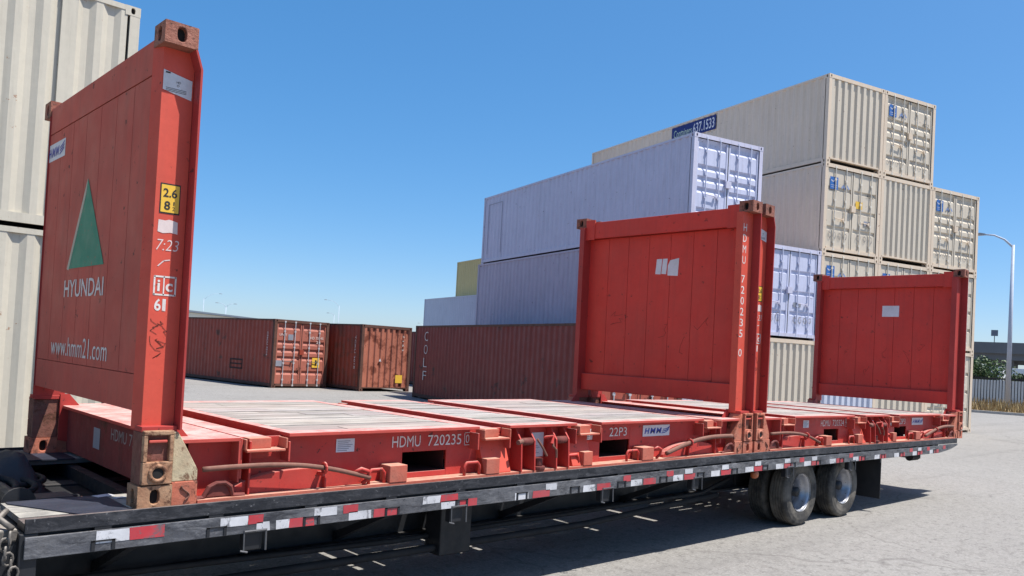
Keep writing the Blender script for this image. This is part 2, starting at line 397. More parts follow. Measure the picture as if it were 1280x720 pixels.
def holed_face(mb, c, ux, uy, nrm, w_, h_, ow, oh, deep=.03, n=14):
    """rectangular face centred on c with an oval pit in it"""
    c = Vector(c); ux = Vector(ux); uy = Vector(uy); nrm = Vector(nrm)
    rect = []; oval = []
    for k in range(n):
        a = 2 * math.pi * (k + .5) / n; ca, sa = math.cos(a), math.sin(a)
        sc = min((w_ / 2) / abs(ca) if abs(ca) > 1e-6 else 9, (h_ / 2) / abs(sa) if abs(sa) > 1e-6 else 9)
        rect.append((ca * sc, sa * sc))
        e = 3.0
        q = (abs(ca) ** e / (ow / 2) ** e + abs(sa) ** e / (oh / 2) ** e) ** (-1 / e)
        oval.append((ca * q, sa * q))
    # corners of the rectangle
    vs = [c + ux * a + uy * b for a, b in rect] + [c + ux * a + uy * b for a, b in oval] + [c + ux * a + uy * b - nrm * deep for a, b in oval]
    fs = [(k, (k + 1) % n, n + (k + 1) % n, n + k) for k in range(n)] + [(n + k, n + (k + 1) % n, 2 * n + (k + 1) % n, 2 * n + k) for k in range(n)]
    cn = [c + ux * (sx * w_ / 2) + uy * (sy * h_ / 2) for sx, sy in ((1, 1), (-1, 1), (-1, -1), (1, -1))]
    o = len(vs); vs += cn
    ang = [math.atan2(h_ / 2 * sy, w_ / 2 * sx) % (2 * math.pi) for sx, sy in ((1, 1), (-1, 1), (-1, -1), (1, -1))]
    for i, a in enumerate(ang):
        k = int((a / (2 * math.pi)) * n - .5) % n
        fs.append((k, o + i, (k + 1) % n))
    mb.add(vs, fs); return 2 * n
def casting_mesh(x0, x1, y0, y1, z0, z1, m, mh):
    mb = MB(); pits = []
    cx, cy, cz = (x0 + x1) / 2, (y0 + y1) / 2, (z0 + z1) / 2; wx, wy, wz = x1 - x0, y1 - y0, z1 - z0
    def side(*a):
        o = len(mb.v); holed_face(mb, *a); n = 14; pits.append(tuple(o + 2 * n + k for k in range(n)))
    # faces: y-, y+, x-, x+ with pits; top and bottom plain
    side((cx, y0, cz), (1, 0, 0), (0, 0, 1), (0, -1, 0), wx, wz, min(.05, wx * .34), wz * .66)
    side((cx, y1, cz), (-1, 0, 0), (0, 0, 1), (0, 1, 0), wx, wz, min(.05, wx * .34), wz * .66)
    side((x0, cy, cz), (0, -1, 0), (0, 0, 1), (-1, 0, 0), wy, wz, min(.05, wy * .34), wz * .66)
    side((x1, cy, cz), (0, 1, 0), (0, 0, 1), (1, 0, 0), wy, wz, min(.05, wy * .34), wz * .66)
    o = len(mb.v)
    mb.add([(x0, y0, z1), (x1, y0, z1), (x1, y1, z1), (x0, y1, z1), (x0, y0, z0), (x0, y1, z0), (x1, y1, z0), (x1, y0, z0)], [(0, 1, 2, 3), (4, 5, 6, 7)])
    nf = len(mb.f)
    for p in pits: mb.f.append(p)
    me = bpy.data.meshes.new('corner_casting'); me.from_pydata(mb.v, [], mb.f); me.materials.append(m); me.materials.append(mh)
    for i, p in enumerate(me.polygons):
        if i >= nf: p.material_index = 1
    me.update(); return me

def door_mesh(H, x0, x1, style):
    """door leaf: rim and pressed horizontal ribs"""
    mb = MB(); y = .045; z0, z1 = .16, H - .13
    d = .036
    if style == 'plain':        # tall flats parted by narrow grooves
        n = 4; flat = (z1 - z0 - .12 - 3 * .125) / 4
        prof = [(z0, 0)]; z = z0 + .06
        for i in range(4):
            prof += [(z, 0), (z + flat, 0)]; z += flat
            if i < 3: prof += [(z + .02, d), (z + .095, d)]; z += .125
        prof += [(z1, 0)]
    else:                       # broad hollows with swelling flats between
        seq = [.20, .30, .17, .13, .17, .30, .22]; cuts = []
        prof = [(z0, 0), (z0 + .05, 0)]; z = z0 + .05
        tot = z1 - z0 - .1
        heights = [('f', .28), ('g', .18), ('f', .36), ('g', .17), ('f', .12), ('g', .17), ('f', .13), ('g', .17), ('f', .40), ('g', .20)]
        s = tot / sum(h for _, h in heights)
        for k, h in heights:
            h *= s
            if k == 'f': prof += [(z, 0), (z + h, 0)]
            else: prof += [(z + .085, d * 1.25), (z + h - .035, d * 1.25)]
            z += h
        prof += [(z1, 0)]
    pp = []
    for q in prof:
        if not pp or q[0] > pp[-1][0] + 1e-4: pp.append(q)
    e = .055
    vs = []; fs = []
    for (z, dd) in pp:
        vs += [(x0 + e, y + dd, z), (x1 - e, y + dd, z)]
    for i in range(len(pp) - 1): fs.append((2 * i, 2 * i + 1, 2 * i + 3, 2 * i + 2))
    mb.add(vs, fs)
    # rim
    mb.box(x0, x0 + e, y - .012, y + .05, z0 - .02, z1 + .02); mb.box(x1 - e, x1, y - .012, y + .05, z0 - .02, z1 + .02)
    mb.box(x0 + e, x1 - e, y - .012, y + .05, z1, z1 + .02); mb.box(x0 + e, x1 - e, y - .012, y + .05, z0 - .02, z0)
    mb.box(x0, x1, y + .052, y + .06, z0 - .02, z1 + .02)
    return mb
def bar_mesh(x, H):
    mb = MB(); mb.tube([(x, .008, .10), (x, .008, H - .07)], .017, 8)
    for z in (.10, .32, .95, 1.55, 2.15, H - .08):
        mb.box(x - .035, x + .035, -.004, .034, z - .03, z + .03)
    return mb
def handle_mesh(x, s, H):
    mb = MB(); mb.tube([(x, -.012, 1.02), (x + s * .38, -.014, 1.0)], .012, 6); mb.box(x + s * .36 - .03, x + s * .36 + .03, -.022, .02, .96, 1.05)
    return mb

def cmats(kind):
    if kind == 'beige': c = (.63, .51, .385); c2 = (.56, .49, .39); kw = dict(var=.05, scale=.9, streak=.18, dirtcol=(.25, .2, .14), bump=.06, bscale=1.5, chips=.04, rustcol=(.16, .07, .04))
    elif kind == 'lavender': c = (.52, .51, .62); c2 = (.50, .52, .66); kw = dict(var=.06, scale=.9, streak=.3, dirtcol=(.22, .2, .2), bump=.08, bscale=1.5, chips=.12, rustcol=(.07, .045, .04))
    elif kind == 'greyblue': c = (.43, .385, .46); c2 = c; kw = dict(var=.08, scale=.9, streak=.35, dirtcol=(.14, .13, .14), bump=.08, bscale=1.5, chips=.15, rustcol=(.06, .045, .04))
    elif kind == 'white': c = (.50, .462, .378); c2 = c; kw = dict(var=.05, scale=.8, streak=.22, dirtcol=(.28, .25, .2), bump=.25, bscale=1.6, chips=.03, rustcol=(.3, .15, .08))
    elif kind == 'palewhite': c = (.50, .52, .60); c2 = c; kw = dict(var=.05, scale=.8, streak=.15, dirtcol=(.3, .28, .26), bump=.06, bscale=1.5, chips=.05)
    elif kind == 'tan': c = (.50, .40, .18); c2 = c; kw = dict(var=.05, scale=.8, streak=.15, dirtcol=(.3, .22, .12), bump=.06, bscale=1.5, chips=.05)
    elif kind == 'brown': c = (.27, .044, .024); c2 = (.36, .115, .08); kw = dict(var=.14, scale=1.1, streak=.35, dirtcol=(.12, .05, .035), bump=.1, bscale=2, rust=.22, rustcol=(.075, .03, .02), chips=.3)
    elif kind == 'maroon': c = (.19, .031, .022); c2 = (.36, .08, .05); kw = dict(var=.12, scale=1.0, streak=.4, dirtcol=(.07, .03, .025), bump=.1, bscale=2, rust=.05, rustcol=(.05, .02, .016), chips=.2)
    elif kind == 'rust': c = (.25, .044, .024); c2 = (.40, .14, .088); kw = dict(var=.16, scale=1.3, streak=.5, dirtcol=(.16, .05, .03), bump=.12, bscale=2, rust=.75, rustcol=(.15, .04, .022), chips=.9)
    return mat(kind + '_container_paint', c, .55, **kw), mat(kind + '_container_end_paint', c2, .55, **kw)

def container(label, paint, x, y, z, rz, L=12.192, H=H0, front='doors', style='plain', rear='closed', group=None, decals=(), castmat=None, wide=0, posts=(), nend=8, cat='container'):
    t = thing('shipping_container', label, cat, (x, y, z), rz, group)
    m, me_ = cmats(paint); rusty = paint in ('brown', 'maroon', 'rust')
    mc = m if not rusty else mat('dark_rusty_frame', (.10, .045, .032), .8, var=.3, scale=4, rust=.5, chips=.8)
    # frame: rails, sills, headers
    mr = m if not rusty else mc
    for k, (xx, sg) in enumerate(((0, 1), (WD, -1))):
        use(('railt', L, H, k), lambda: MB().box(xx + sg * .002, xx + sg * .062, .15, L - .15, H - .065, H - .002), 'top_rail', mr, t)
        use(('railb', L, H, k), lambda: MB().box(xx + sg * .004, xx + sg * .05, .15, L - .15, .055, .165), 'bottom_rail', mr, t)
    for k, (y0, y1) in enumerate(((.004, .11), (L - .11, L - .004))):
        use(('hdr', L, H, k), lambda: MB().box(.15, WD - .15, y0, y1, H - .11, H - .002), 'header', mr, t)
        use(('sill', L, H, front, k), lambda: MB().box(.15, WD - .15, y0, y1, .07 if front == 'doors' else .125, .165), 'end_sill', mr, t)
    for k, (xx, yy) in enumerate(((.002, .004), (WD - .12, .004), (.002, L - .12), (WD - .12, L - .12))):
        use(('post', L, H, k), lambda: MB().box(xx, xx + .118, yy, yy + .116, .118, H - .118), 'corner_post', m if not rusty else mc, t)
    for k, (xx, yy, zz) in enumerate([(a, b, c) for a in (0, WD - .162) for b in (0, L - .178) for c in (0, H - .118)]):
        me = shared(('cast', L, H, k, mc.name), lambda: casting_mesh(xx, xx + .162, yy, yy + .178, zz, zz + .118, mc, m_hole))
        link('corner_casting', me, t)
    use(('sideA', L, H), lambda: side_mesh(L, H, 0, 1), 'side_panel', m, t)
    use(('sideB', L, H), lambda: side_mesh(L, H, WD, -1), 'side_panel', m, t)
    use(('roof', L, H), lambda: MB().box(.062, WD - .062, .11, L - .11, H - .03, H - .018), 'roof_panel', m, t)
    use(('floor', L, H), lambda: MB().box(.05, WD - .05, .12, L - .12, .11, .16), 'floor_panel', mat('container_floor', (.03, .025, .02), .9), t)
    use(('rear', L, H), lambda: end_mesh(H, L, -1), 'end_wall', m, t)
    if front == 'closed':
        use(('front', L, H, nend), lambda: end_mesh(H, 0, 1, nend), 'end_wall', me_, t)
    else:
        xm = WD / 2
        for a, b in ((.125, xm - .012), (xm + .012, WD - .125)):
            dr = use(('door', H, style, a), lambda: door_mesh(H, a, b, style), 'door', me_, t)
            w1 = a + (b - a) * .30; w2 = a + (b - a) * .72
            mbar_ = None; mbar = mat('galvanised_locking_bar', (.52, .52, .53), .45, metal=.3, var=.2, scale=8) if rusty else (mat('lavender_bar', (.52, .54, .66), .5, var=.1) if paint in ('lavender', 'palewhite') else mat('beige_locking_bar', (.66, .60, .50), .5, var=.15, scale=5, chips=.3))
            use(('bar', H, round(w1, 3)), lambda: bar_mesh(w1, H), 'locking_bar', mbar, dr)
            use(('bar', H, round(w2, 3)), lambda: bar_mesh(w2, H), 'locking_bar', mbar, dr)
            use(('handle', H, round(w1, 3)), lambda: handle_mesh(w1, 1, H), 'handle', m_chrome if rusty else m, dr)
        use(('gasket', H), lambda: MB().box(xm - .012, xm + .012, .030, .07, .16, H - .13), 'door_seal', m_hole, t)
        for k, (g0, g1) in enumerate(((.119, .126), (WD - .127, WD - .116))): use(('gaskets', H, k), lambda: MB().box(g0, g1, .022, .07, .16, H - .13), 'door_seal', m_hole, t)
        use(('gaskett', H), lambda: MB().box(.12, WD - .12, .020, .07, H - .128, H - .112), 'door_seal', m_hole, t)
        use(('hub', H), lambda: MB().box(xm - .09, xm + .09, -.03, .03, 1.28, 1.46), 'lock_box', m, t)
    for px_ in posts:      # castings part way along a longer box
        use(('mpost', L, H, px_), lambda: MB().box(-.006, .03, px_ - .06, px_ + .11, .118, H - .118), 'intermediate_post', m, t)
        for zz in (0, H - .118):
            me = shared(('mcast', L, H, px_, zz, m.name), lambda: casting_mesh(-.012, .12, px_ - .06, px_ + .11, zz, zz + .118, m, m_hole))
            link('corner_casting', me, t)
    for d in decals: d(t, H, L)
    return t

# decals on the door end (plane y = .03 of the container; right = +x, up = +z)
XR = (1, 0, 0); ZU = (0, 0, 1)
def d_quad(name, x, z, w_, h_, m, y=.027):
    def fn(t, H, L): raw(quad_into(MB(), (x, y, z), XR, ZU, w_, h_), name, m, t)
    return fn
def d_text(txt, x, z, w_, h_, m, y=.026, name='marking', shear=0, bold=0):
    def fn(t, H, L): raw(text_into(MB(), txt, (x, y, z), XR, ZU, w_, h_, shear, bold), name, m, t)
    return fn
def d_logo(x, z):
    def fn(t, H, L):
        lg = raw(quad_into(MB(), (x, .027, z), XR, ZU, .34, .36), 'logo', mat('logo_blue', (.03, .12, .36), .5, var=.1), t)
        q = MB(); ribbon(q, [(.05, .26), (.12, .22), (.20, .27), (.28, .30)], (x, .0255, z), XR, ZU, .026)
        ribbon(q, [(.05, .12), (.29, .12)], (x, .0255, z), XR, ZU, .012); ribbon(q, [(.06, .06), (.28, .06)], (x, .0255, z), XR, ZU, .010)
        raw(q, 'logo_bird', m_sticker, lg)
        q = MB(); ribbon(q, [(.50, .08), (.58, .16), (.63, .06), (.72, .17), (.80, .08)], (x, .0265, z), XR, ZU, .05); raw(q, 'marking', mat('pale_blue_ink', (.20, .27, .45), .6), t)
    return fn
def d_scrawl(seed, x, z, w_, h_, m=None, n=4, y=.024):
    def fn(t, H, L):
        rnd = random.Random(seed); q = MB()
        for k in range(n):
            pts = []; cx = w_ * (k + .5) / n
            for i in range(11):
                a = i * 1.25 + rnd.random(); pts.append((cx + math.cos(a) * w_ / n * .42 * rnd.uniform(.5, 1.2), h_ / 2 + math.sin(a) * h_ * .5 * rnd.uniform(.5, 1)))
            # smooth
            sm = []
            for i in range(len(pts) - 1):
                for s in range(4):
                    u = s / 4; sm.append((pts[i][0] * (1 - u) + pts[i + 1][0] * u, pts[i][1] * (1 - u) + pts[i + 1][1] * u))
            sm = [tuple(sum(sm[max(0, min(len(sm) - 1, j + d))][c] for d in (-2, -1, 0, 1, 2)) / 5 for c in (0, 1)) for j in range(len(sm))]
            ribbon(q, sm, (x, y, z), XR, ZU, .011)
        raw(q, 'graffiti', m or mat('grey_spray_paint', (.22, .21, .21), .8, var=.1), t)
    return fn

YA = 1.319; RZ = YA - math.pi / 2
ex, ey = 20.786, 6.678
def grid(u, v=0):
    return ex + u * math.sin(YA) + v * math.cos(YA), ey - u * math.cos(YA) + v * math.sin(YA)
PW = 2.452
GB = 'beige containers in the tall stack'; GL = 'pale lavender containers in the stack'; GR = 'brown containers on the yard'
def at(k, lev, label, paint, v=0, du=0, **kw):
    x, y = grid(k * PW + du, v); return container(label, paint, x, y, lev * H0, RZ, **kw)
seal = lambda: d_quad('paper_label', 1.75, .95, .3, .14, m_print)
def set_doors(seed, ylw=False):
    d = [d_logo(.24, 1.86), d_text('4372', 1.84, 1.80, .30, .12, m_ink), d_scrawl(seed, .2, .38, .85, .3), d_scrawl(seed + 5, 1.4, .4, .8, .28, n=3)]
    if ylw: d += [d_quad('yellow_sticker', 1.36, 1.42, .30, .22, m_yellow)]
    return d
# column by column from the left of the row
x, y = 12.787, 7.94
def cargo_letters(t, H, L):
    q = MB()
    for i, (ch) in enumerate('CAPE'[::1]):
        pass
    strokes = []
    # worn white characters one above the other near the far end of the long side
    for i, ch in enumerate(('C', 'O', 'L', 'F')):
        text_into(q, ch, (-.002, L - .95, 2.05 - i * .46), (0, -1, 0), (0, 0, 1), .34, .32, 0, -.015)
    raw(q, 'marking', mat('flaking_white_letters', (.62, .56, .52), .7, chips=1.0, rustcol=(.19, .035, .025)), t)
container('long maroon container on the ground with worn white letters stacked down its side', 'maroon', x, y, 0, R(74.2 - 90), decals=[cargo_letters], group=GR, style='ribs')
at(-2, 0, 'grey-blue container on the ground behind the maroon one, under two others', 'greyblue', group=GL)
at(-2, 1, 'dull grey-blue container directly beneath the topmost lavender one, above the maroon container', 'greyblue', v=.25, group=GL)
def small_hatch(t, H, L):
    q = MB(); o = (-.004, L - .45, .35); ribbon(q, [(0, 0), (0, 1.9), (1.1, 1.9), (1.1, 0)], o, (0, -1, 0), ZU, .02); raw(q, 'hatch_outline', m_print, t)
at(-2, 2, 'topmost lavender container with sunlit ribbed doors, just below the blue banner', 'lavender', group=GL, style='ribs', decals=[small_hatch, d_scrawl(3, .75, .35, .35, .4, n=2), d_scrawl(8, 1.4, .3, .7, .2, n=2)])
at(-1, 0, 'beige ribbed container end on the ground, between the mid and far red walls', 'beige', front='closed', nend=9, group=GB)
at(-1, 1, 'pale lavender container with doors shut, standing on the beige ribbed end between the red walls', 'lavender', group=GL,
   decals=[d_scrawl(21, .45, .42, .5, .35, n=2), d_scrawl(22, 1.4, .42, .8, .26, n=4), d_quad('paper_label', 1.42, .92, .3, .12, m_print)])
at(0, 0, 'ground-level container with blue-white ribbed end showing under the far red wall', 'palewhite', front='closed', nend=9, group='containers of the lowest row behind the far end wall')
at(0, 1, 'beige container whose blue logo shows just above the far red wall, left column', 'beige', group=GB, decals=set_doors(31))
at(0, 2, 'beige container with a yellow square sticker on its doors, under the topmost ribbed one', 'beige', group=GB, decals=set_doors(41, True) + [seal()])
def banner(t, H, L):
    # blue banner on the long side near the top: local right is -y (towards the viewer's right)
    y1 = BAN[0]; ln = BAN[1]
    b = raw(quad_into(MB(), (-.004, y1, H - .60), (0, -1, 0), ZU, ln, .50), 'banner', mat('navy_banner', (.012, .02, .13), .5, var=.05), t)
    raw(text_into(MB(), 'Containers', (-.008, y1 - .12, H - .50), (0, -1, 0), ZU, ln * .42, .28), 'banner_writing', mat('pale_green_ink', (.45, .55, .40), .6), b)
    raw(text_into(MB(), '637.1533', (-.008, y1 - ln * .50, H - .53), (0, -1, 0), ZU, ln * .47, .36, bold=.012), 'banner_number', m_sticker, b)
BAN = [7.0, 2.3]
at(0, 3, 'topmost beige container with ribbed closed end and a blue banner high on its long side', 'beige', front='closed', nend=8, group=GB, decals=[banner])
at(1, 0, 'beige ribbed container end on the ground under the right part of the far red wall', 'beige', front='closed', group='containers of the lowest row behind the far end wall')
at(1, 1, 'beige container whose door tops show over the middle of the far red end wall', 'beige', group=GB, decals=set_doors(51))
at(1, 2, 'beige container with ribbed closed end between two with doors, dark slot beneath it', 'beige', front='closed', nend=9, group=GB)
at(1, 3, 'topmost beige container with broad pressed doors and blue logo against the sky', 'beige', group=GB, style='ribs', decals=set_doors(61))
at(2, 0, 'beige container at the right foot of the stack, its corner touching the paving', 'beige', group=GB)
at(2, 1, 'beige container second from the ground at the right edge of the stack', 'beige', group=GB)
at(2, 2, 'beige container with pressed doors at the upper right end of the stack, third level', 'beige', group=GB, style='ribs', decals=set_doors(71))
# the row behind
at(1, 0, 'white container on the ground in the row behind the lavender stack', 'palewhite', v=23.55, du=0, group='containers in the row behind')
at(1, 1, 'pale grey-white container on the second level left of the lavender stack', 'palewhite', v=23.55, du=0, group='containers in the row behind')
at(2, 0, 'beige container on the ground behind the pale grey-white one', 'beige', v=22.0, du=-.85, group='containers in the row behind')
at(2, 1, 'beige container on the second level behind the pale grey-white one', 'beige', v=22.0, du=-.85, group='containers in the row behind')
at(2, 2, 'mustard tan container rising behind the pale grey-white one', 'tan', v=22.0, du=-.85, group='containers in the row behind')

def brown_marks(t, H, L):
    raw(text_into(MB(), 'UNIT', (.24, .026, 1.98), XR, ZU, .32, .08), 'marking', m_white, t)
    raw(text_into(MB(), 'HD 75145', (1.60, .026, 1.90), XR, ZU, .6, .10), 'marking', m_white, t)
    raw(text_into(MB(), '22', (1.88, .026, 1.74), XR, ZU, .2, .09), 'marking', m_white, t)
    raw(quad_into(MB(), (.62, .026, 1.82), XR, ZU, .22, .22), 'logo_patch', m_print, t)
    raw(quad_into(MB(), (1.74, .02, .80), XR, ZU, .34, .38), 'yellow_sticker', m_yellow, t)
    raw(text_into(MB(), 'I', (1.87, .0185, .88), XR, ZU, .07, .22), 'marking', m_ink, t)
    raw(quad_into(MB(), (.14, .02, .82), XR, ZU, .26, .22), 'grey_patch', m_print, t)
    # forklift pocket and a patch on the long side
    q = MB(); ribbon(q, [(0, 0), (.9, 0), (.9, .34), (0, .34), (0, 0)], (-.004, 3.1, .62), (0, -1, 0), ZU, .06); ribbon(q, [(0, .17), (.9, .17)], (-.004, 3.1, .62), (0, -1, 0), ZU, .05)
    raw(q, 'side_label', mat('dark_side_print', (.035, .015, .012), .8), t)
    q = MB(); text_into(q, 'CMCU 7514', (-.003, .5, 2.1), (0, 0, -1), (0, -1, 0), .9, .09); raw(q, 'marking', m_white, t)
container('long brown container on the yard with double doors open to view, barred and rusty', 'brown', 12.75, 23.95, 0, R(5.0), style='ribs', decals=[brown_marks], group=GR)
def rust_marks(t, H, L):
    raw(text_into(MB(), '715', (2.02, .02, 1.75), (0, 0, -1), (-1, 0, 0), -.3, .07) if False else text_into(MB(), '7 1 5 3', (1.98, .005, 2.25), (0, 0, -1), (1, 0, 0), .62, .08), 'marking', m_white, t)
    raw(quad_into(MB(), (1.72, .004, .34), XR, ZU, .34, .32), 'yellow_sticker', m_yellow, t)
    raw(MB().add([(.86, .004, 1.18), (.98, .004, 1.18), (.92, .004, 1.30)], [(0, 1, 2)]), 'white_mark', m_sticker, t)
    q = MB(); text_into(q, 'TCKU 3018', (-.003, .45, 2.15), (0, 0, -1), (0, -1, 0), 1.3, .08); raw(q, 'marking', m_white, t)
container('short rusty orange-brown container with a ribbed end, next to the barred brown one', 'rust', 15.62, 22.45, 0, R(3.0), L=6.058, front='closed', nend=8, decals=[rust_marks], group=GR)
container('dark brown container in the gap between the rusty short one and the maroon one', 'maroon', 21.2, 24.2, 0, R(-14), L=12.192, group=GR)

# the white 45 ft boxes at the left, long side towards us
GW = 'white containers piled at the left'
for lev, lab in ((0, 'white container on the ground at the left edge, behind the first end wall'), (1, 'white container second up at the left edge, its corner above the first end wall')):
    container(lab, 'white', 1.78, 6.2, lev * 2.896, R(90), L=13.716, H=2.896, front='doors', posts=(.762, 12.95), group=GW)
container('white container third up at the left edge, only its lower corner in view', 'white', 1.02, 6.2, 2 * 2.896, R(90), L=12.192, H=2.896, front='closed', group=GW)

# ------------------------------------------------------------------ flat racks
FL = 6.058; TH = 2.591; DK = .37
def flat_rack(label, x, z, tilt, number, group):
    t = thing('flat_rack', label, 'flat rack', (x, 0, z), 0, group); t.rotation_euler = (0, tilt, 0)
    Y1 = WD
    def both(fn):     # build a piece for the near and the far long side
        fn(lambda yy: yy); fn(lambda yy: Y1 - yy)
    # --- base
    q = MB()
    for Y_ in (lambda y: y, lambda y: Y1 - y):
        MB().box(.32, FL - .32, Y_(0), Y_(.17), .001, .022).build('bottom_flange', m_flange, t)
    def side(Y):
        y0, y1 = Y(.12), Y(.135)
        for a, b in ((.30, 1.76), (2.14, 3.80), (4.20, 5.758)): q.box(a, b, y0, y1, .022, .345)
        for a, b in ((1.76, 2.14), (3.80, 4.20)): q.box(a, b, y0, y1, .20, .345); q.box(a, b, y0, y1, .022, .06)
        # stiffeners
        for xx in (.62, 1.12, 4.98, 5.42): q.box(xx, xx + .012, Y(.03), Y(.12), .022, .33 if xx < 1 or xx > 5.1 else .12)
    both(side)
    for xx in [1.2 + .42 * i for i in range(10)]:
        if 1.76 < xx < 2.14 or 3.8 < xx < 4.2: continue
        q.box(xx, xx + .05, .14, Y1 - .14, .06, .33)
    q.build('base_frame', m_red, t, bevel=.003)
    for a, b in ((.24, .30), (FL - .30, FL - .24)): MB().box(a, b, .17, Y1 - .17, .02, .33).build('end_beam', mat('grimy_red_end_beam', (.20, .034, .028), .8, var=.3, scale=3, chips=.7, streak=.7, dirtcol=(.10, .05, .04), rust=.3, bump=.2), t, bevel=.004)
    for a, b in ((1.76, 2.14), (3.80, 4.20)):
        q = MB(); q.box(a, a + .006, .15, Y1 - .15, .06, .20); q.box(b - .006, b, .15, Y1 - .15, .06, .20); q.box(a, b, .15, Y1 - .15, .052, .06); q.box(a, b, .15, Y1 - .15, .2, .206)
        q.box(a, b, 1.2, 1.22, .06, .2)
        q.build('forklift_pocket', mat('pocket_inside', (.05, .012, .01), .8), t)
    # --- top plates
    q = MB()
    segs = [(.20, .56, .355), (.86, 2.36, DK), (2.66, 3.40, DK), (3.70, 5.20, DK), (5.50, 5.858, .355)]
    for a, b, zz in segs:
        q.box(a, b, .02, .14, zz - .022, zz); q.box(a, b, Y1 - .14, Y1 - .02, zz - .022, zz)
        if b - a > .5:
            q.box(a, a + .07, .14, Y1 - .14, zz - .05, zz); q.box(b - .07, b, .14, Y1 - .14, zz - .05, zz)
            q.box(a, a + .012, .02, Y1 - .02, .2, zz - .05); q.box(b - .012, b, .02, Y1 - .02, .2, zz - .05)
        else: q.box(a, b, .14, Y1 - .14, zz - .022, zz); q.box(a if a < 1 and a > .3 else b - .012, (a if a < 1 and a > .3 else b - .012) + .012, .02, Y1 - .02, .1, zz - .022)
    for a in (.56, 5.488): q.box(a, a + .012, .02, Y1 - .02, .12, .35)
    # cross beams lying in the slots between the plates
    for a, b in ((.622, .775), (2.445, 2.60), (3.46, 3.615), (5.283, 5.436)):
        q.box(a, b, .10, Y1 - .10, .22, .342)
    # short ties bridging the slots
    for a, b in ((.782, .86), (2.36, 2.438), (3.622, 3.70), (5.20, 5.276)):
        yy = .22
        while yy < Y1 - .2: q.box(a, b, yy, yy + .014, .24, .305); yy += .262
    q.build('deck_plate', m_deckred, t, bevel=.003)
    # --- planks
    q = MB(); rnd = random.Random(4); cols = []
    for a, b, zz in segs:
        if b - a < .5: continue
        yy = .145; n = 15; pw = (Y1 - .29) / n
        for i in range(n):
            xs = [a + .073, b - .073]
            if rnd.random() < .35: xs.insert(1, rnd.uniform(a + .4, b - .3)) if b - a > 1 else None
            for x0, x1 in zip(xs[:-1], xs[1:]):
                hh = rnd.uniform(-.002, .002)
                gp = .017 if i in (2, 5, 8, 9, 12) else .004
                q.box(x0 + .002, x1 - .002, yy + gp, yy + pw - gp, zz - .02, zz - .002 + hh)
                g = rnd.uniform(.78, 1.12); cols.append((g, g * rnd.uniform(.96, 1.0), g * rnd.uniform(.93, 1.0)))
            yy += pw
    me = bpy.data.meshes.new('deck_planks'); me.from_pydata(q.v, [], q.f); me.materials.append(m_wood)
    ca = me.color_attributes.new('plank', 'FLOAT_COLOR', 'CORNER')
    for p in me.polygons:
        c = cols[p.vertices[0] // 8]
        for li in p.loop_indices: ca.data[li].color = (*c, 1)
    me.update(); link('plank_deck', me, t)
    # --- notches for lashings at the deck edge: curved lip with a bar
    for xx in (.59, 2.40, 3.42, 5.23):
        for Y in (lambda y: y, lambda y: Y1 - y):
            q = MB(); s = .24
            q.box(xx, xx + s, Y(-.002), Y(.10), .268, .283); q.box(xx - .012, xx, Y(-.002), Y(.10), .283, .345); q.box(xx + s, xx + s + .012, Y(-.002), Y(.10), .283, .345)
            q.box(xx + .03, xx + s - .07, Y(.045), Y(.12), .283, .345)
            q.build('lashing_notch', m_flange, t, bevel=.004)
    # --- sloping cheek plates by the centre
    for (a, b) in ((2.42, 2.68), (3.36, 3.60)):
        q = MB(); q.prism([(.118, .30), (.015, .03), (.015, .022), (.135, .022), (.135, .30)], 'x', a, b)
        q.build('cheek_plate', m_orange, t, bevel=.003)
        q = MB(); q.prism([(Y1 - y, z) for y, z in [(.118, .30), (.015, .03), (.015, .022), (.135, .022), (.135, .30)]], 'x', a, b)
        q.build('cheek_plate', m_orange, t, bevel=.003)
    # --- upright gusset pairs with rollers
    prof = [(.12, .345), (.085, .355), (.0, .25), (-.012, .022), (.12, .022)]
    for xx in (2.76, 2.90, 3.14, 3.28):
        for fl in (0, 1):
            q = MB(); q.prism([((Y1 - y) if fl else y, z) for y, z in prof], 'x', xx, xx + .014); q.build('gusset_plate', m_red, t, bevel=.002)
    for xx in (2.774, 3.154):
        for yy in (.035, Y1 - .035):
            q = MB(); q.tube([(xx, yy, .24), (xx + .126, yy, .24)], .03, 12); q.build('roller', mat('dark_red_steel', (.13, .03, .024), .7, var=.3, scale=8), t, smooth=True)
    # handles (bent rods) and centre plaque
    q = MB(); q.tube([(2.70, -.03, .245), (2.76, -.012, .25)], .018, 10); q.build('pin', m_rope, t)
    q = MB(); q.tube([(2.93, .0, .26), (2.97, -.02, .2), (3.02, -.022, .13)], .009, 8); q.build('handle', m_rope, t)
    q = MB(); q.tube([(3.10, .0, .25), (3.09, -.02, .20), (3.125, -.022, .17), (3.13, -.02, .11)], .009, 8); q.build('handle', m_rope, t)
    q = MB(); q.tube([(3.06, .06, .26), (3.11, .0, .275), (3.08, -.01, .22)], .014, 8); q.build('latch', m_red, t)
    pl = raw(quad_into(MB(), (2.93, .116, .105), XR, ZU, .185, .19), 'plaque', m_sticker, t)
    q = MB(); text_into(q, 'HD', (2.945, .1145, .23), XR, ZU, .05, .03)
    for i in range(7): quad_into(q, (2.945, .1145, .12 + i * .014), XR, ZU, .06 + .09 * ((i * 37) % 10) / 10, .005)
    raw(q, 'plaque_writing', m_print, pl)
    q = MB(); q.tube([(2.98, .035, .022), (2.98, .035, .05)], .06, 14); q.tube([(2.98, .035, .05), (2.98, .035, .09), (2.98, .035, .11)], .038, 14); q.build('bollard', mat('dark_red_steel', (.13, .03, .024), .7), t, smooth=False, bevel=.006)
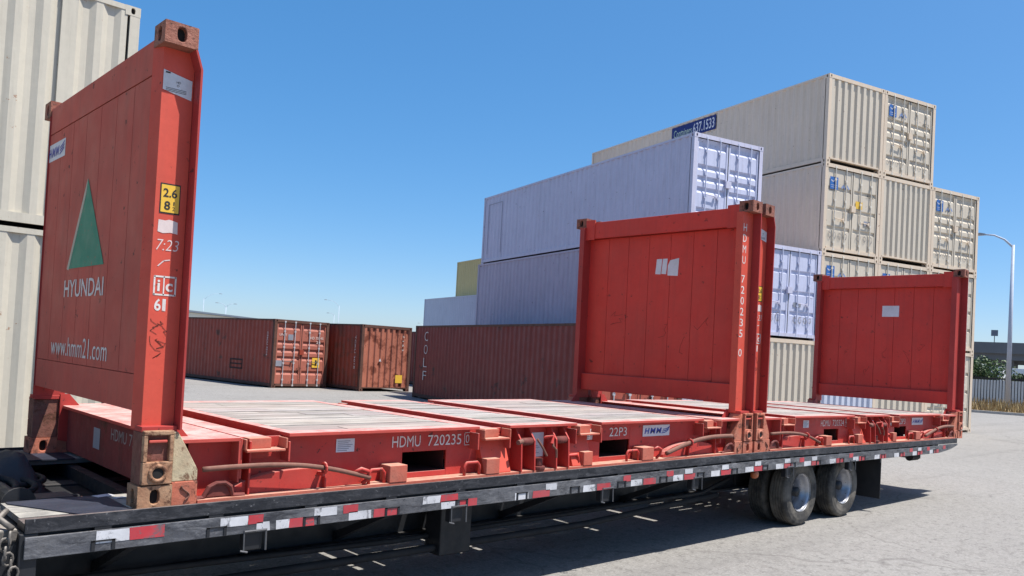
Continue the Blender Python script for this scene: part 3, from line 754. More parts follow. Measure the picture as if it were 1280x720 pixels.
    # --- lashing loops and blocks along the flange
    for a, b in ((1.44, 1.56), (2.24, 2.38), (3.30, 3.44), (4.06, 4.22)):
        for Y in (lambda y: y, lambda y: Y1 - y):
            q = MB(); yy = Y(.03)
            q.tube([(a, yy, .022), (a, yy, .09), (a + .02, yy, .112), (b - .02, yy, .112), (b, yy, .09), (b, yy, .022)], .011, 8)
            q.build('lashing_ring', m_red, t, smooth=True)
    for a, b in ((1.58, 1.72), (2.42, 2.55), (3.47, 3.58), (4.24, 4.40)):
        for Y in (lambda y: y, lambda y: Y1 - y):
            q = MB(); q.box(a, b, Y(-.004), Y(.115), .022, .135); q.build('lug_block', m_flange, t, bevel=.005)
    for a in (1.36, 4.45):
        q = MB(); q.tube([(a - .05, .02, .10), (a, -.005, .13), (a + .06, 0, .11), (a + .07, .02, .06), (a + .03, .03, .03)], .013, 8); q.build('hook', m_red, t, smooth=True)
    # lashing eye on the flange by each end
    for a in (.36, 5.58):
        q = MB(); pts = [(a - .05, .03, .024), (a, .03, .03), (a + .03, .025, .085), (a + .07, .025, .105), (a + .12, .025, .105), (a + .155, .025, .08), (a + .17, .03, .03), (a + .24, .03, .024)]
        q.tube(pts, .014, 8); q.prism([(a + .02, .03), (a + .05, .09), (a + .13, .09), (a + .16, .03)], 'y', .03, .045)
        q.build('lashing_eye', mat('dark_red_steel', (.13, .03, .024), .7), t, smooth=False)
    # half-moon stiffeners behind the rods
    for c in (.98, 5.08):
        poly = [(c - .46 * math.cos(math.pi * k / 16), .022 + .125 * math.sin(math.pi * k / 16)) for k in range(17)]
        q = MB(); q.prism(poly, 'y', .06, .12); q.build('half_moon_plate', m_red, t, bevel=.004)
    # --- the long bent rods
    for s in (0, 1):
        pts = [(.31, .02, .185), (.55, -.0, .195), (.85, -.008, .19), (1.1, -.008, .155), (1.3, 0, .105), (1.46, .01, .06)]
        if s: pts = [(FL - a - .02, b, c) for a, b, c in pts]
        sm = []
        for i in range(len(pts) - 1):
            for k in range(4):
                u = k / 4; sm.append(tuple(pts[i][j] * (1 - u) + pts[i + 1][j] * u for j in range(3)))
        sm.append(pts[-1])
        sm = [tuple(sum(sm[max(0, min(len(sm) - 1, j + d))][c] for d in (-2, -1, 0, 1, 2)) / 5 for c in range(3)) for j in range(len(sm))]
        q = MB(); q.tube(sm, .015 if not s else .02, 10); rod = q.build('lashing_rod', m_rope, t, smooth=True)
        q = MB(); xx = sm[12][0]; zz = sm[12][2]
        q.tube([(xx, .03 * math.sin(a) - .005, zz + .03 * math.cos(a)) for a in [k * math.pi / 5 for k in range(10)]], .009, 6, closed=True); q.box(xx - .012, xx + .012, -.01, .1, zz - .05, zz - .028)
        q.build('rod_clip', m_red, t)
    # --- stickers and numbers on the near web
    WY = .1165
    s1 = raw(quad_into(MB(), (1.24, WY, .225), XR, ZU, .135, .085), 'sticker', m_sticker, t)
    q = MB()
    for i in range(6): quad_into(q, (1.25, WY - .0015, .233 + i * .012), XR, ZU, .07 + .045 * ((i * 53) % 10) / 10, .0045)
    raw(q, 'sticker_writing', m_print, s1)
    nx = 1.67
    q = MB(); text_into(q, 'HDMU', (nx, WY, .235), XR, ZU, .235, .075); text_into(q, number[:6], (nx + .30, WY, .235), XR, ZU, .30, .075); text_into(q, number[6], (nx + .642, WY, .241), XR, ZU, .034, .062)
    ribbon(q, [(0, 0), (.056, 0), (.056, .088), (0, .088), (0, -.002)], (nx + .631, WY, .228), XR, ZU, .005)
    raw(q, 'marking', m_white, t, 'white stencilled number HDMU ' + number)
    q = MB(); text_into(q, '22P3', (3.92, WY, .232), XR, ZU, .235, .075); raw(q, 'marking', m_white, t)
    s2 = raw(quad_into(MB(), (3.60, WY, .215), XR, ZU, .11, .09), 'sticker', m_sticker, t)
    q = MB()
    for i in range(5): quad_into(q, (3.61, WY - .0015, .225 + i * .015), XR, ZU, .05 + .04 * ((i * 53) % 10) / 10, .005)
    raw(q, 'sticker_writing', m_print, s2)
    lg = raw(quad_into(MB(), (4.38, WY - .001, .215), XR, ZU, .40, .10), 'logo_panel', m_sticker, t)
    q = MB(); [text_into(q, c_, (4.405 + d_, WY - .0025, .238), XR, ZU, w_, .052, shear=.2, bold=.03) for c_, d_, w_ in (('H', 0, .072), ('M', .080, .084), ('M', .170, .084))]
    for i in range(3): ribbon(q, [(0, 0), (.045, .004), (.075, .014), (.10, .028)], (4.662 + i * .010, WY - .0025, .240 + i * .016), XR, ZU, .0075)
    raw(q, 'logo_writing', m_blueink, lg)

    if number.startswith('720235'):
        q = MB(); text_into(q, 'HDMU', (.238, 1.25, .215), (0, -1, 0), ZU, .30, .075); text_into(q, '720235', (.238, .90, .215), (0, -1, 0), ZU, .36, .075); text_into(q, '22P3', (.238, .62, .10), (0, -1, 0), ZU, .24, .075)
        raw(q, 'marking', mat('dirty_white_marking', (.32, .26, .24), .7, chips=.7, rustcol=(.2, .05, .04)), t)
        raw(quad_into(MB(), (.238, 1.62, .12), (0, -1, 0), ZU, .14, .14), 'sticker', mat('dirty_sticker', (.30, .29, .31), .7), t)
    # --- the two ends
    for e in (0, 1):
        X = (lambda a: a) if e == 0 else (lambda a: FL - a)
        for Y, near in ((lambda y: y, True), (lambda y: Y1 - y, False)):
            # bottom casting, hinge housing and cheek
            MH = m_wornsteel if (e == 0 and near and number.startswith('720235')) else m_hinge
            def cst(z0, nm='corner_casting'):
                xs = sorted((X(0), X(.178))); ys = sorted((Y(-.012 if nm != 'corner_casting' else 0), Y(.162)))
                link(nm, casting_mesh(xs[0], xs[1], ys[0], ys[1], z0, z0 + .118, MH if z0 < .1 else m_casting, m_hole), t, None, .004)
            cst(.0); cst(TH - .118)
            q = MB(); q.prism([(X(.179), .13), (X(.318), .13), (X(.318), .19), (X(.225), .36), (X(.20), .40), (X(.179), .40)], 'y', Y(.018), Y(.155)); q.build('hinge_cheek', m_cream if MH is m_wornsteel else m_hinge, t, bevel=.004)
            q = MB(); q.prism([(X(.178), .001), (X(.318), .001), (X(.318), .129), (X(.178), .129)], 'y', Y(.010), Y(.155)); q.build('foot_plate', m_hinge, t, bevel=.004)
            q = MB(); q.tube([(X(.252 + .022 * math.sin(k * .7)), Y(.004), .03 + k * .011) for k in range(8)], .005, 6); q.build('chain_hook', m_rope, t)
            q = MB(); q.box(X(.012), X(.177), Y(.024), Y(.158), .119, .399); q.build('hinge_block', m_rustdark, t, bevel=.004)
            # worn pocket frame and lug ring in front of the cheek
            q = MB(); a, b = .015, .172; yy0, yy1 = Y(-.006), Y(.03)
            q.box(X(a), X(b), yy0, yy1, .385, .41); q.box(X(a), X(a + .022), yy0, yy1, .245, .385); q.box(X(b - .022), X(b), yy0, yy1, .245, .385); q.box(X(a), X(b), yy0, yy1, .125, .245)
            q.build('hinge_housing', MH, t, bevel=.005)
            q = MB(); cx = (X(.095)); cc = [(cx + .040 * math.cos(k * math.pi / 8), Y(-.008), .185 + .040 * math.sin(k * math.pi / 8)) for k in range(16)]
            q.tube(cc, .011, 8, closed=True); q.build('lug_ring', MH, t, smooth=True)
            q = MB(); q.lathe([(.0001, 0), (.034, 0)], (cx, Y(-.0085), .185), 'y', 20); q.build('lug_hole', m_hole, t)
            q = MB(); q.box(X(.045), X(.14), Y(.0), Y(.02), .345, .36); q.build('locking_pin', mat('bright_red_steel', (.45, .07, .05), .5), t, bevel=.004)
            # post: flat strip by the outer edge, slanting fold towards the inside, flange
            # recessed web with one upright flange on its right edge (seen from the near side)
            top = TH - .118
            if e == 0: P = [(.0, .165), (.03, .09), (.198, .09), (.198, .165)]; F0 = (.200, .212); F1 = (.166, .178)
            else: P = [(FL - .212, .165), (FL - .207, .09), (FL - .020, .09), (FL - .020, .165)]; F0 = F1 = (FL - .018, FL - .006)
            P = [(a, Y(b)) for a, b in P]; mw = m_orange if near and not (e and number.startswith('720324')) else m_redshade
            q = MB(); q.prism(P, 'z', .41, top); q.build('end_post', mw, t)
            q = MB(); yb, yf = Y(.165), Y(.0)
            q.add([(F0[0], yb, .41), (F0[1], yb, .41), (F0[1], yf, .41), (F0[0], yf, .41), (F0[0], yb, top - .10), (F0[1], yb, top - .10), (F0[1], yf, top - .10), (F0[0], yf, top - .10), (F1[0], yb, top + .001), (F1[1], yb, top + .001), (F1[1], yf, top + .001), (F1[0], yf, top + .001)],
                  [(0, 1, 2, 3), (8, 9, 10, 11)] + [(a + k, a + (k + 1) % 4, a + 4 + (k + 1) % 4, a + 4 + k) for a in (0, 4) for k in range(4)])
            q.build('post_flange', m_redshade, t)
            q = MB(); q.box(X(.012), X(.20), Y(.03), Y(.17), .40, .43) ; q.build('post_foot', m_redshade, t, bevel=.003)
            # inner arm of the hinge
            q = MB(); q.prism([(X(.18), .1), (X(.36), .06), (X(.36), .30), (X(.24), .44), (X(.18), .44)], 'y', Y(.165), Y(.18)); q.build('hinge_arm', m_redshade, t)
        # end wall between the posts
        xo, xi = .022, .085
        q = MB(); zt = 2.53
        n = 7; wy = (Y1 - .33) / n
        for i in range(n):      # welded vertical sheets, a fine gap between them
            ya = .165 + i * wy; q.box(X(xo), X(xi), ya + (.0025 if i else 0), ya + wy - (.0025 if i < n - 1 else 0), .70, 2.33)
        q.box(X(xo + .02), X(xi - .02), .165, Y1 - .165, .68, 2.35)
        wall = q.build('end_wall', m_redwall, t)
        if e == 0: wall.data.materials[0] = m_redwall
        q = MB(); q.box(X(.02), X(.17), .162, Y1 - .162, 2.332, zt); q.box(X(.02), X(.172), .162, Y1 - .162, 2.332, 2.342); tb = q.build('top_beam', m_redwall, t, bevel=.008)
        q = MB(); q.box(X(.02), X(.15), .165, Y1 - .165, .50, .698); q.build('bottom_beam', m_redwall, t, bevel=.008)
        # thin outer skin, sun-bleached
        q = MB()
        for i in range(n):
            ya = .165 + i * wy; q.box(X(.012), X(.0205), ya + (.003 if i else 0), ya + wy - (.003 if i < n - 1 else 0), .702, 2.328)
        q.box(X(.010), X(.0185), .166, Y1 - .166, 2.335, zt - .004); q.box(X(.010), X(.0185), .166, Y1 - .166, .503, .698)
        q.build('outer_skin', m_redout, t)
        # fillet plates at the inner corners
        for Y in (lambda y: y, lambda y: Y1 - y):
            q = MB(); q.box(X(.172), X(.178), Y(.162), Y(.30), 2.32, 2.56); q.build('corner_plate', m_redwall, t)
        # outer face graphics
        ro = Vector((0, -1, 0)) if e == 0 else Vector((0, 1, 0)); X0 = X(.0105)
        def O(y, z): return Vector((X0, y if e == 0 else Y1 - y, z))
        s3 = raw(quad_into(MB(), O(2.30, 2.13), ro, ZU, .44, .125), 'logo_panel', m_sticker, t)
        X0 = X(.009); q = MB(); [text_into(q, c_, O(2.28 - d_, 2.157), ro, ZU, w_, .066, shear=.2, bold=.03) for c_, d_, w_ in (('H', 0, .076), ('M', .084, .09), ('M', .18, .09))]
        for i in range(3): ribbon(q, [(0, 0), (.05, .014), (.10, .034)], O(1.99 - i * .003, 2.158 + i * .022), ro, ZU, .013)
        raw(q, 'logo_writing', m_blueink, s3)
        X0 = X(.0095)
        raw(MB().add([O(1.27, 1.90), O(1.63, 1.325), O(1.585, 1.315), O(1.275, 1.80)], [(0, 1, 2, 3)]), 'logo_edge', m_sliver, t)
        raw(MB().add([O(1.262, 1.895), O(1.29, 1.80), O(1.585, 1.325), O(.84, 1.325)], [(0, 1, 2, 3)]), 'logo_triangle', m_green, t)
        raw(text_into(MB(), 'HYUNDAI', O(1.66, 1.135), ro, ZU, .84, .115, bold=.008), 'marking', m_white, t)
        raw(text_into(MB(), 'www.hmm21.com', O(1.90, .745), ro, ZU, 1.22, .125), 'marking', m_white, t)
        # inner face patch
        Xi = X(xi + .002)
        if (e == 1):
            q = MB(); ri = Vector((0, -1, 0))
            if number.startswith('720235'):
                for a, b in ((0, .075), (.085, .15)): q.add([(Xi, 1.27 - a, 1.88), (Xi, 1.27 - b, 1.875), (Xi, 1.255 - b, 2.05), (Xi, 1.255 - a, 2.05)], [(0, 1, 2, 3)])
                q.add([(Xi, 1.10, 1.86), (Xi, .96, 1.85), (Xi, .95, 2.05), (Xi, 1.07, 2.03), (Xi, 1.10, 1.97)], [(0, 1, 2, 3, 4)])
            else: q.add([(Xi, 1.26, 1.86), (Xi, .99, 1.86), (Xi, .99, 2.04), (Xi, 1.26, 2.04)], [(0, 1, 2, 3)])
            raw(q, 'paper_patch', m_sticker, t)
            q = MB(); rnd = random.Random(9 + int(number[3]))
            for k in range(5):
                y0 = rnd.uniform(.6, 1.9); z0 = rnd.uniform(.85, 1.4); pts = [(0, 0)]
                for i in range(5): pts.append((pts[-1][0] + rnd.uniform(-.05, .09), pts[-1][1] + rnd.uniform(-.05, .10)))
                ribbon(q, pts, (Xi, y0, z0), ri, ZU, .0035)
            raw(q, 'scratches', mat('dark_scratch', (.10, .02, .015), .8), t)
        # near post decals: the outer end of each rack carries the code plates
        yp = .0885; rx = 1 if True else -1
        def Q(x, z): return Vector((x + .03, yp, z))
        if e == 0:
            yy_ = lambda x: .0875
            q = MB(); xs_ = [.034, .12, .190]; zt_ = [2.352, 2.335, 2.322]; zb_ = [2.243, 2.226, 2.213]
            q.add([(x, yy_(x), z) for x, z in zip(xs_, zt_)] + [(x, yy_(x), z) for x, z in zip(xs_, zb_)], [(3, 4, 1, 0), (4, 5, 2, 1)])
            n1 = raw(q, 'notice', m_sticker, t)
            q = MB(); text_into(q, 'HD', (.105, .086, 2.29), XR, ZU, .022, .012); text_into(q, 'O', (.108, .086, 2.272), XR, ZU, .012, .012)
            for i in range(3): quad_into(q, (.05, .086, 2.24 + i * .008), XR, ZU, .11, .0025)
            quad_into(q, (.045, .086, 2.335), XR, ZU, .025, .008)
            raw(q, 'notice_writing', m_ink, n1)
            s = raw(quad_into(MB(), Q(.024, 1.575), XR, ZU, .108, .165), 'height_plate', m_ink, t)
            raw(quad_into(MB(), Q(.030, 1.583) - Vector((0, .0012, 0)), XR, ZU, .096, .149), 'plate_face', m_yellow, s)
            q = MB(); text_into(q, '2.6', Q(.040, 1.665) - Vector((0, .0024, 0)), XR, ZU, .074, .048, bold=.02); text_into(q, '8', Q(.048, 1.596) - Vector((0, .0024, 0)), XR, ZU, .032, .048, bold=.02)
            text_into(q, '1', Q(.096, 1.624) - Vector((0, .0024, 0)), XR, ZU, .006, .02); text_into(q, '2', Q(.092, 1.596) - Vector((0, .0024, 0)), XR, ZU, .013, .02)
            raw(q, 'plate_writing', m_ink, s)
            q = MB(); rnd = random.Random(2)
            q.add([Q(.022, 1.475), Q(.05, 1.468), Q(.09, 1.475), Q(.128, 1.47), Q(.126, 1.535), Q(.08, 1.545), Q(.06, 1.538), Q(.024, 1.54)], [tuple(range(8))])
            raw(q, 'paint_patch', m_chalk, t)
            q = MB(); text_into(q, '7:23', Q(.02, 1.375), XR, ZU, .12, .06, shear=.2, bold=-.01); ribbon(q, [(0, 0), (.03, .03), (.06, .036)], Q(.035, 1.29), XR, ZU, .006); raw(q, 'chalk_marks', m_chalk, t)
            q = MB(); z0 = 1.135
            ribbon(q, [(0, 0), (.112, 0), (.112, .098), (0, .098), (0, 0)], Q(.022, z0), XR, ZU, .009); ribbon(q, [(.05, 0), (.05, .098)], Q(.022, z0), XR, ZU, .007)
            text_into(q, 'i', Q(.038, z0 + .018), XR, ZU, .014, .062, bold=.02); text_into(q, 'c', Q(.082, z0 + .018), XR, ZU, .038, .046, bold=.02)
            text_into(q, '6', Q(.028, z0 - .088), XR, ZU, .034, .066, bold=.02); text_into(q, '1', Q(.070, z0 - .088), XR, ZU, .018, .066, bold=.02)
            raw(q, 'marking', m_white, t)
            q = MB(); rnd = random.Random(12)
            for k in range(7):
                pts = [(rnd.uniform(0, .09), 0)]
                for i in range(5): pts.append((min(.11, max(0, pts[-1][0] + rnd.uniform(-.04, .045))), pts[-1][1] + rnd.uniform(-.02, .035)))
                ribbon(q, pts, Q(.015, .80 + k * .03), XR, ZU, .003)
            raw(q, 'scrawl', mat('brown_marker', (.14, .035, .022), .8), t)
        elif number.startswith('720235'):
            # number stacked letter over letter on the slanting fold
            pa = Vector((FL - .198, .09, 0)); rv = Vector((1, 0, 0)); nn = Vector((rv.y, -rv.x, 0))
            q = MB(); zz = 2.36
            for ch in 'HDMU 720235 0' if number.startswith('720235') else 'HDMU 720324 0':
                if ch != ' ': text_into(q, ch, pa + nn * .0015 + Vector((0, 0, zz - .085)), rv, ZU, .062, .078)
                zz -= .112 if ch != ' ' else .085
            raw(q, 'marking', m_white, t)
    return t

import math as _m
tl = _m.atan(.035 / 6.08)
GF = 'red flat racks loaded on the trailer'
flat_rack('nearest red flat rack, number 720235, its tall end wall painted with a green triangle', 0, D0, -tl, '7202350', GF)
flat_rack('red flat rack at the rear of the trailer over the wheels, number 720324', 6.098, D0 + .035, tl, '7203249', GF)

# ------------------------------------------------------------------ the trailer
def camber(x): return .035 * max(0, 1 - abs(x - 6.08) / 6.3)
def trailer():
    t = thing('flatbed_trailer', 'low black flatbed trailer edged with red and white tape under both flat racks', 'trailer', (0, 0, D0))
    XF, XB = -.53, 11.66
    def bar(xa, xb, y0, y1, z0, z1, za=None, end_up=0):
        q = MB(); xs = [xa, 6.08, xb] if xa < 6.08 < xb else [xa, xb]
        secs = []
        for x in xs:
            c = camber(x); lo = z0 + (end_up if x == xs[-1] else 0); secs.append([(x, y0, lo + c), (x, y1, lo + c), (x, y1, z1 + c), (x, y0, z1 + c)])
        vs = [p for s in secs for p in s]; fs = [(0, 1, 2, 3)]
        for i in range(len(secs) - 1):
            for k in range(4): fs.append((i * 4 + k, i * 4 + (k + 1) % 4, i * 4 + 4 + (k + 1) % 4, i * 4 + 4 + k))
        n = len(secs) - 1; fs.append((n * 4 + 3, n * 4 + 2, n * 4 + 1, n * 4)); q.add(vs, fs); return q
    for s in (1, -1):
        Y = (lambda y: y) if s == 1 else (lambda y: WD - y)
        def b(*a, **k):
            ys = sorted((Y(a[2]), Y(a[3]))); return bar(a[0], a[1], ys[0], ys[1], *a[4:], **k)
        b(XF, XB, -.092, .06, -.045, -.004).build('side_rail', m_rail, t, bevel=.004)
        b(XF, XB, -.095, -.078, -.05, .02).build('rail_lip', m_rail, t, bevel=.003)
        r1 = b(XF, 10.95, -.107, -.093, -.168, -.064).build('rub_rail', m_band, t, bevel=.003)
        ys = sorted((Y(-.107), Y(-.093)))
        q = MB(); q.prism([(10.95, -.165 + camber(10.95)), (10.95, -.056 + camber(10.95)), (11.64, -.056 + camber(11.64)), (11.64, -.075), (11.35, -.125)], 'y', ys[0], ys[1]); q.build('rub_rail_end', m_band, t)
        b(XF + .02, 10.9, -.06, -.05, -.17, -.045).build('rail_web', m_black, t)
    # tape pieces, worn, in two rows
    row = [('w', -.22, -.06, 1), ('r', -.06, .11, 1), ('w', .41, .57, 1), ('r', .57, .66, 1), ('w', .62, .70, 0), ('w', .74, .82, 0), ('r', .82, .98, 0), ('w', .98, 1.14, 1), ('r', 1.18, 1.28, 1),
           ('w', 1.22, 1.38, 0), ('r', 1.40, 1.58, 0), ('w', 1.78, 1.93, 1), ('r', 1.93, 2.08, 1), ('w', 1.94, 2.08, 0), ('r', 2.10, 2.26, 0), ('w', 2.62, 2.76, 0), ('r', 2.80, 2.98, 0)]
    x = 3.36
    while x < 10.8:
        row += [('w', x, x + .15, 0), ('r', x + .17, x + .34, 0)]
        if random.random() < .5: row += [('w', x - .42, x - .30, 1)]
        if random.random() < .3: row += [('r', x + .5, x + .6, 1)]
        x += .60
    for k, a, b_, up in row:
        q = MB(); c = camber((a + b_) / 2); z0, z1 = (-.118, -.068) if up else (-.164, -.112)
        if -.25 < a < .12: z0, z1 = -.128, -.066
        j = lambda: random.uniform(-.006, .006)
        q.add([(a, -.1088, z0 + c), (b_ + j(), -.1088, z0 + c + j() * .5), (b_ + j(), -.1088, z1 + c), (a + j(), -.1088, z1 + c)], [(0, 1, 2, 3)])
        raw(q, 'reflective_tape', m_tapew if k == 'w' else m_taper, t)
    # stake pockets: small U irons across the lower half of the rub rail
    x = -.24
    while x < 10.9:
        c = camber(x); q = MB()
        for a in (x, x + .095): q.box(a, a + .016, -.113, -.107, -.163 + c, -.112 + c)
        q.box(x, x + .111, -.113, -.107, -.118 + c, -.110 + c)
        q.box(x + .016, x + .095, -.093, -.05, -.15 + c, -.02 + c)
        q.build('stake_pocket', m_black, t); x += .575
    # deck: edge boards and open cross members
    def boards(y0, n, wd):
        for i in range(n):
            bar(XF + .01, XB - .02, y0 + i * wd + .003, y0 + (i + 1) * wd - .003, -.035, -.003).build('deck_board', mat('dark_deck_board', (.13, .125, .12), .8, var=.25, scale=3, up=.85, upcol=(.42, .40, .35), bump=.2), t)
    boards(.062, 3, .14); boards(WD - .062 - 3 * .14, 3, .14)
    q = MB()
    for i in range(21):
        x = XF + .1 + i * .6; 
        if x > XB - .1: break
        c = camber(x); q = MB(); q.box(x, x + .07, -.05, WD + .05, -.13 + c, -.046 + c); q.build('cross_member', m_black, t)
    MB().box(XF + .01, 1.6, .485, WD + .04, -.16, -.14).build('shade_plate', mat('black_shade_plate', (.008, .008, .010), .8, var=.3), t)  # black sheet added so the hollow at the trailer front stays dark
    # main beams
    for yy in (.62, 1.66):
        q = bar(XF, 8.6, yy, yy + .16, -.52, -.50); q2 = bar(XF, 8.6, yy + .07, yy + .09, -.50, -.13); q.add(q2.v, q2.f); q2 = bar(XF, 11.4, yy, yy + .16, -.15, -.13); q.add(q2.v, q2.f)
        q.add(*(lambda m: (m.v, m.f))(MB().prism([(8.6, -.52), (8.6, -.14), (11.4, -.14), (11.4, -.26), (9.5, -.30)], 'y', yy + .07, yy + .09)))
        q.build('main_beam', m_black, t, bevel=.002)
    # slanting outriggers
    for x in (.0, 1.6, 3.2, 4.8):
        for sy in (1, -1):
            Y = (lambda y: y) if sy == 1 else (lambda y: WD - y)
            q = MB(); ys = [Y(-.04), Y(.68)]
            q.prism([(ys[0], -.16), (ys[1], -.48), (ys[1], -.42), (ys[0], -.12)], 'x', x, x + .05); q.build('outrigger', m_black, t)
    # low side box between the axles and the front
    q = MB(); q.box(2.32, 2.62, .36, .55, -.62, -.17); q.build('valve_box', m_black, t, bevel=.01)
    q = MB(); q.tube([(-.3, .5, -.45), (2, .52, -.5), (4, .5, -.47), (6, .55, -.46), (6.6, .6, -.35)], .02, 8); q.build('air_hose', m_flap, t, smooth=True)
    q = MB(); q.tube([(-.3, .42, -.56), (2, .44, -.57), (4, .42, -.56), (6.3, .55, -.5)], .03, 8); q.build('air_hose', m_flap, t, smooth=True)
    # wire brackets hanging below the rail
    for x in (.55, 2.03, 3.6, 4.88, 6.6, 8.1):
        c = camber(x); q = MB(); wd_ = .13
        q.tube([(x, -.108, -.15 + c), (x, -.112, -.27 + c)], .0045, 6); q.tube([(x + wd_, -.108, -.15 + c), (x + wd_, -.112, -.27 + c)], .006, 6); q.tube([(x, -.112, -.155 + c), (x + wd_, -.112, -.155 + c)], .006, 6)
        q.tube([(x - .02, -.112, -.26 + c), (x + .02, -.118, -.27 + c)], .006, 6); q.build('wire_bracket', m_chrome, t)
        q = MB(); q.box(x + .01, x + wd_ - .01, -.085, -.03, -.27 + c, -.165 + c); q.build('winch', m_black, t, bevel=.006)
    # amber lamp under the rail ahead of the wheels
    q = MB(); q.lathe([(.0001, -.03), (.035, -.03), (.045, -.01), (.045, .02), (.0001, .02)], (6.02, -.06, -.17), 'y', 14); q.build('side_marker', mat('orange_lens', (.35, .09, .03), .4), t, smooth=True)
    # running gear
    RW, RR = .372, .212
    for ax in (7.24, 8.30):
        q = MB(); q.tube([(ax, .1, -.468), (ax, WD - .1, -.468)], .055, 14); q.build('axle', m_black, t, smooth=True)
        for yy in (.72, 1.70):
            q = MB(); q.box(ax - .35, ax + .06, yy - .04, yy + .04, -.50, -.40); q.box(ax - .38, ax - .28, yy - .05, yy + .05, -.42, -.14); q.build('suspension_arm', m_black, t, bevel=.006)
            q = MB(); q.lathe([(.0001, 0), (.09, 0), (.11, .05), (.08, .09), (.11, .13), (.10, .2), (.0001, .2)], (ax + .2, yy, -.40), 'z', 18); q.build('air_spring', m_flap, t, smooth=True)
        for s in (1, -1):
            for k, yo in enumerate((.0, .265)):
                yc = (.150 + yo) if s == 1 else WD - .150 - yo
                wh = MB(); d = s * (-1)
                # rim dish; the outer wheel shows its hollow
                o = -s
                prof = [(RR + .006, o * .098), (RR + .004, o * .088), (RR - .006, o * .086), (RR - .012, o * .07), (RR - .022, o * .055), (RR - .026, o * .02), (RR - .036, o * .012), (RR - .040, -o * .05), (RR - .05, -o * .07)]
                wobj = wh.lathe(prof, (ax, yc, -.468), 'y', 48).build('wheel', m_rim, t, smooth=True)
                dk = MB(); dk.lathe([(RR - .045, -o * .066), (.140, -o * .078), (.132, -o * .085), (.085, -o * .070), (.078, -o * .05), (.0001, -o * .05)], (ax, yc, -.468), 'y', 40); dk.build('wheel_disc', m_disc, wobj, smooth=True)
                ty = MB(); W2 = .105
                prof = [(RR, -W2 * .86), (RR + .03, -W2 * .98), (RR + .09, -W2 * 1.06), (RW - .03, -W2 * 1.0), (RW - .008, -W2 * .86)]
                for g in (-.62, -.3, 0, .3, .62):
                    prof += [(RW, W2 * (g - .11)), (RW, W2 * (g + .11)), (RW - .009, W2 * (g + .125)), (RW - .009, W2 * (g + .19))]
                prof += [(RW - .008, W2 * .86), (RW - .03, W2 * 1.0), (RR + .09, W2 * 1.06), (RR + .03, W2 * .98), (RR, W2 * .86)]
                ty.lathe(prof, (ax, yc, -.468), 'y', 56).build('tyre', m_tyre, wobj, smooth=False)
                if k == 0:
                    hb = MB(); hb.lathe([(.072, o * -.05), (.066, o * -.01), (.05, o * .0), (.0001, o * .004)], (ax, yc, -.468), 'y', 20); hb.build('hub', m_disc, wobj, smooth=True)
                    for j in range(10):
                        a = j * math.pi / 5; p = (ax + .110 * math.cos(a), yc, -.468 + .110 * math.sin(a))
                        nb = MB(); nb.tube([(p[0], yc - o * .082, p[2]), (p[0], yc - o * .048, p[2])], .013, 6); nb.build('wheel_nut', m_steel, wobj)
    for yy in (-.06, WD - .54):
        q = MB(); q.box(9.08, 9.092, yy, yy + .60, -.67, -.13); q.build('mud_flap', m_flap, t)
        q = MB(); q.box(9.05, 9.08, yy, yy + .60, -.21, -.10); q.build('flap_bracket', m_black, t)
    # rear bumper beam
    q = MB(); q.box(10.75, 10.87, .12, WD - .12, -.27, -.17); q.build('rear_beam', m_black, t, bevel=.01)
    q = MB(); q.tube([(10.5, .14, -.23), (10.75, .14, -.23)], .055, 12); q.build('lamp_housing', m_flap, t)
    q = MB(); q.box(10.1, 10.8, .5, .62, -.24, -.14); q.build('rear_bracket', m_black, t)
    q = MB(); q.box(10.1, 10.8, 1.8, 1.92, -.24, -.14); q.build('rear_bracket', m_black, t)
    # front: step frame, black headboard edge, coils of hose and tarpaulin in the shade of the end wall
    q = MB(); q.box(-3.2, XF - .005, .55, .72, -.35, -.06); q.box(-3.2, XF - .005, 1.7, 1.87, -.35, -.06); q.box(-.65, XF - .005, -.05, WD, -.45, -.06); q.build('front_frame', m_black, t, bevel=.01)
    q = MB(); q.box(XF - .02, XF + .06, -.09, WD + .09, -.50, -.05) ; q.build('front_sill', m_black, t, bevel=.006)
    m_dust = mat('dusty_chain_steel', (.10, .09, .08), .8, var=.4, scale=14, up=.9, upcol=(.35, .32, .28), bump=.3)
    for k in range(14):
        q = MB(); cx, cz = XF - .06 - .02 * math.sin(k), -.06 - k * .032; cy = -.10 + .02 * math.sin(k * 2.1)
        q.tube([(cx + .022 * math.cos(a) * (1 if k % 2 else .3), cy + .022 * math.cos(a) * (.3 if k % 2 else 1), cz + .03 * math.sin(a)) for a in [j * math.pi / 5 for j in range(10)]], .006, 6, closed=True); q.build('chain_link', m_dust, t, smooth=True)
    q = MB(); q.box(XF - .16, XF - .02, -.06, .30, -.09, -.03); q.build('hitch_plate', m_dust, t, bevel=.01)
    q = MB(); q.tube([(XF - .05, -.08, -.02), (XF - .09, .0, .015), (XF - .06, .12, .0), (XF - .02, .2, .01)], .014, 8); q.build('hitch_bar', m_dust, t, smooth=True)
    for k, (yy, zz) in enumerate(((.05, -.2), (.25, -.25), (.55, -.2))):
        q = MB(); q.lathe([(.0001, -.05), (.045, -.05), (.045, .0), (.03, .02), (.0001, .02)], (XF - .04, yy, zz), 'x', 14); q.build('coupling', m_dust, t)
    return t
trailer()

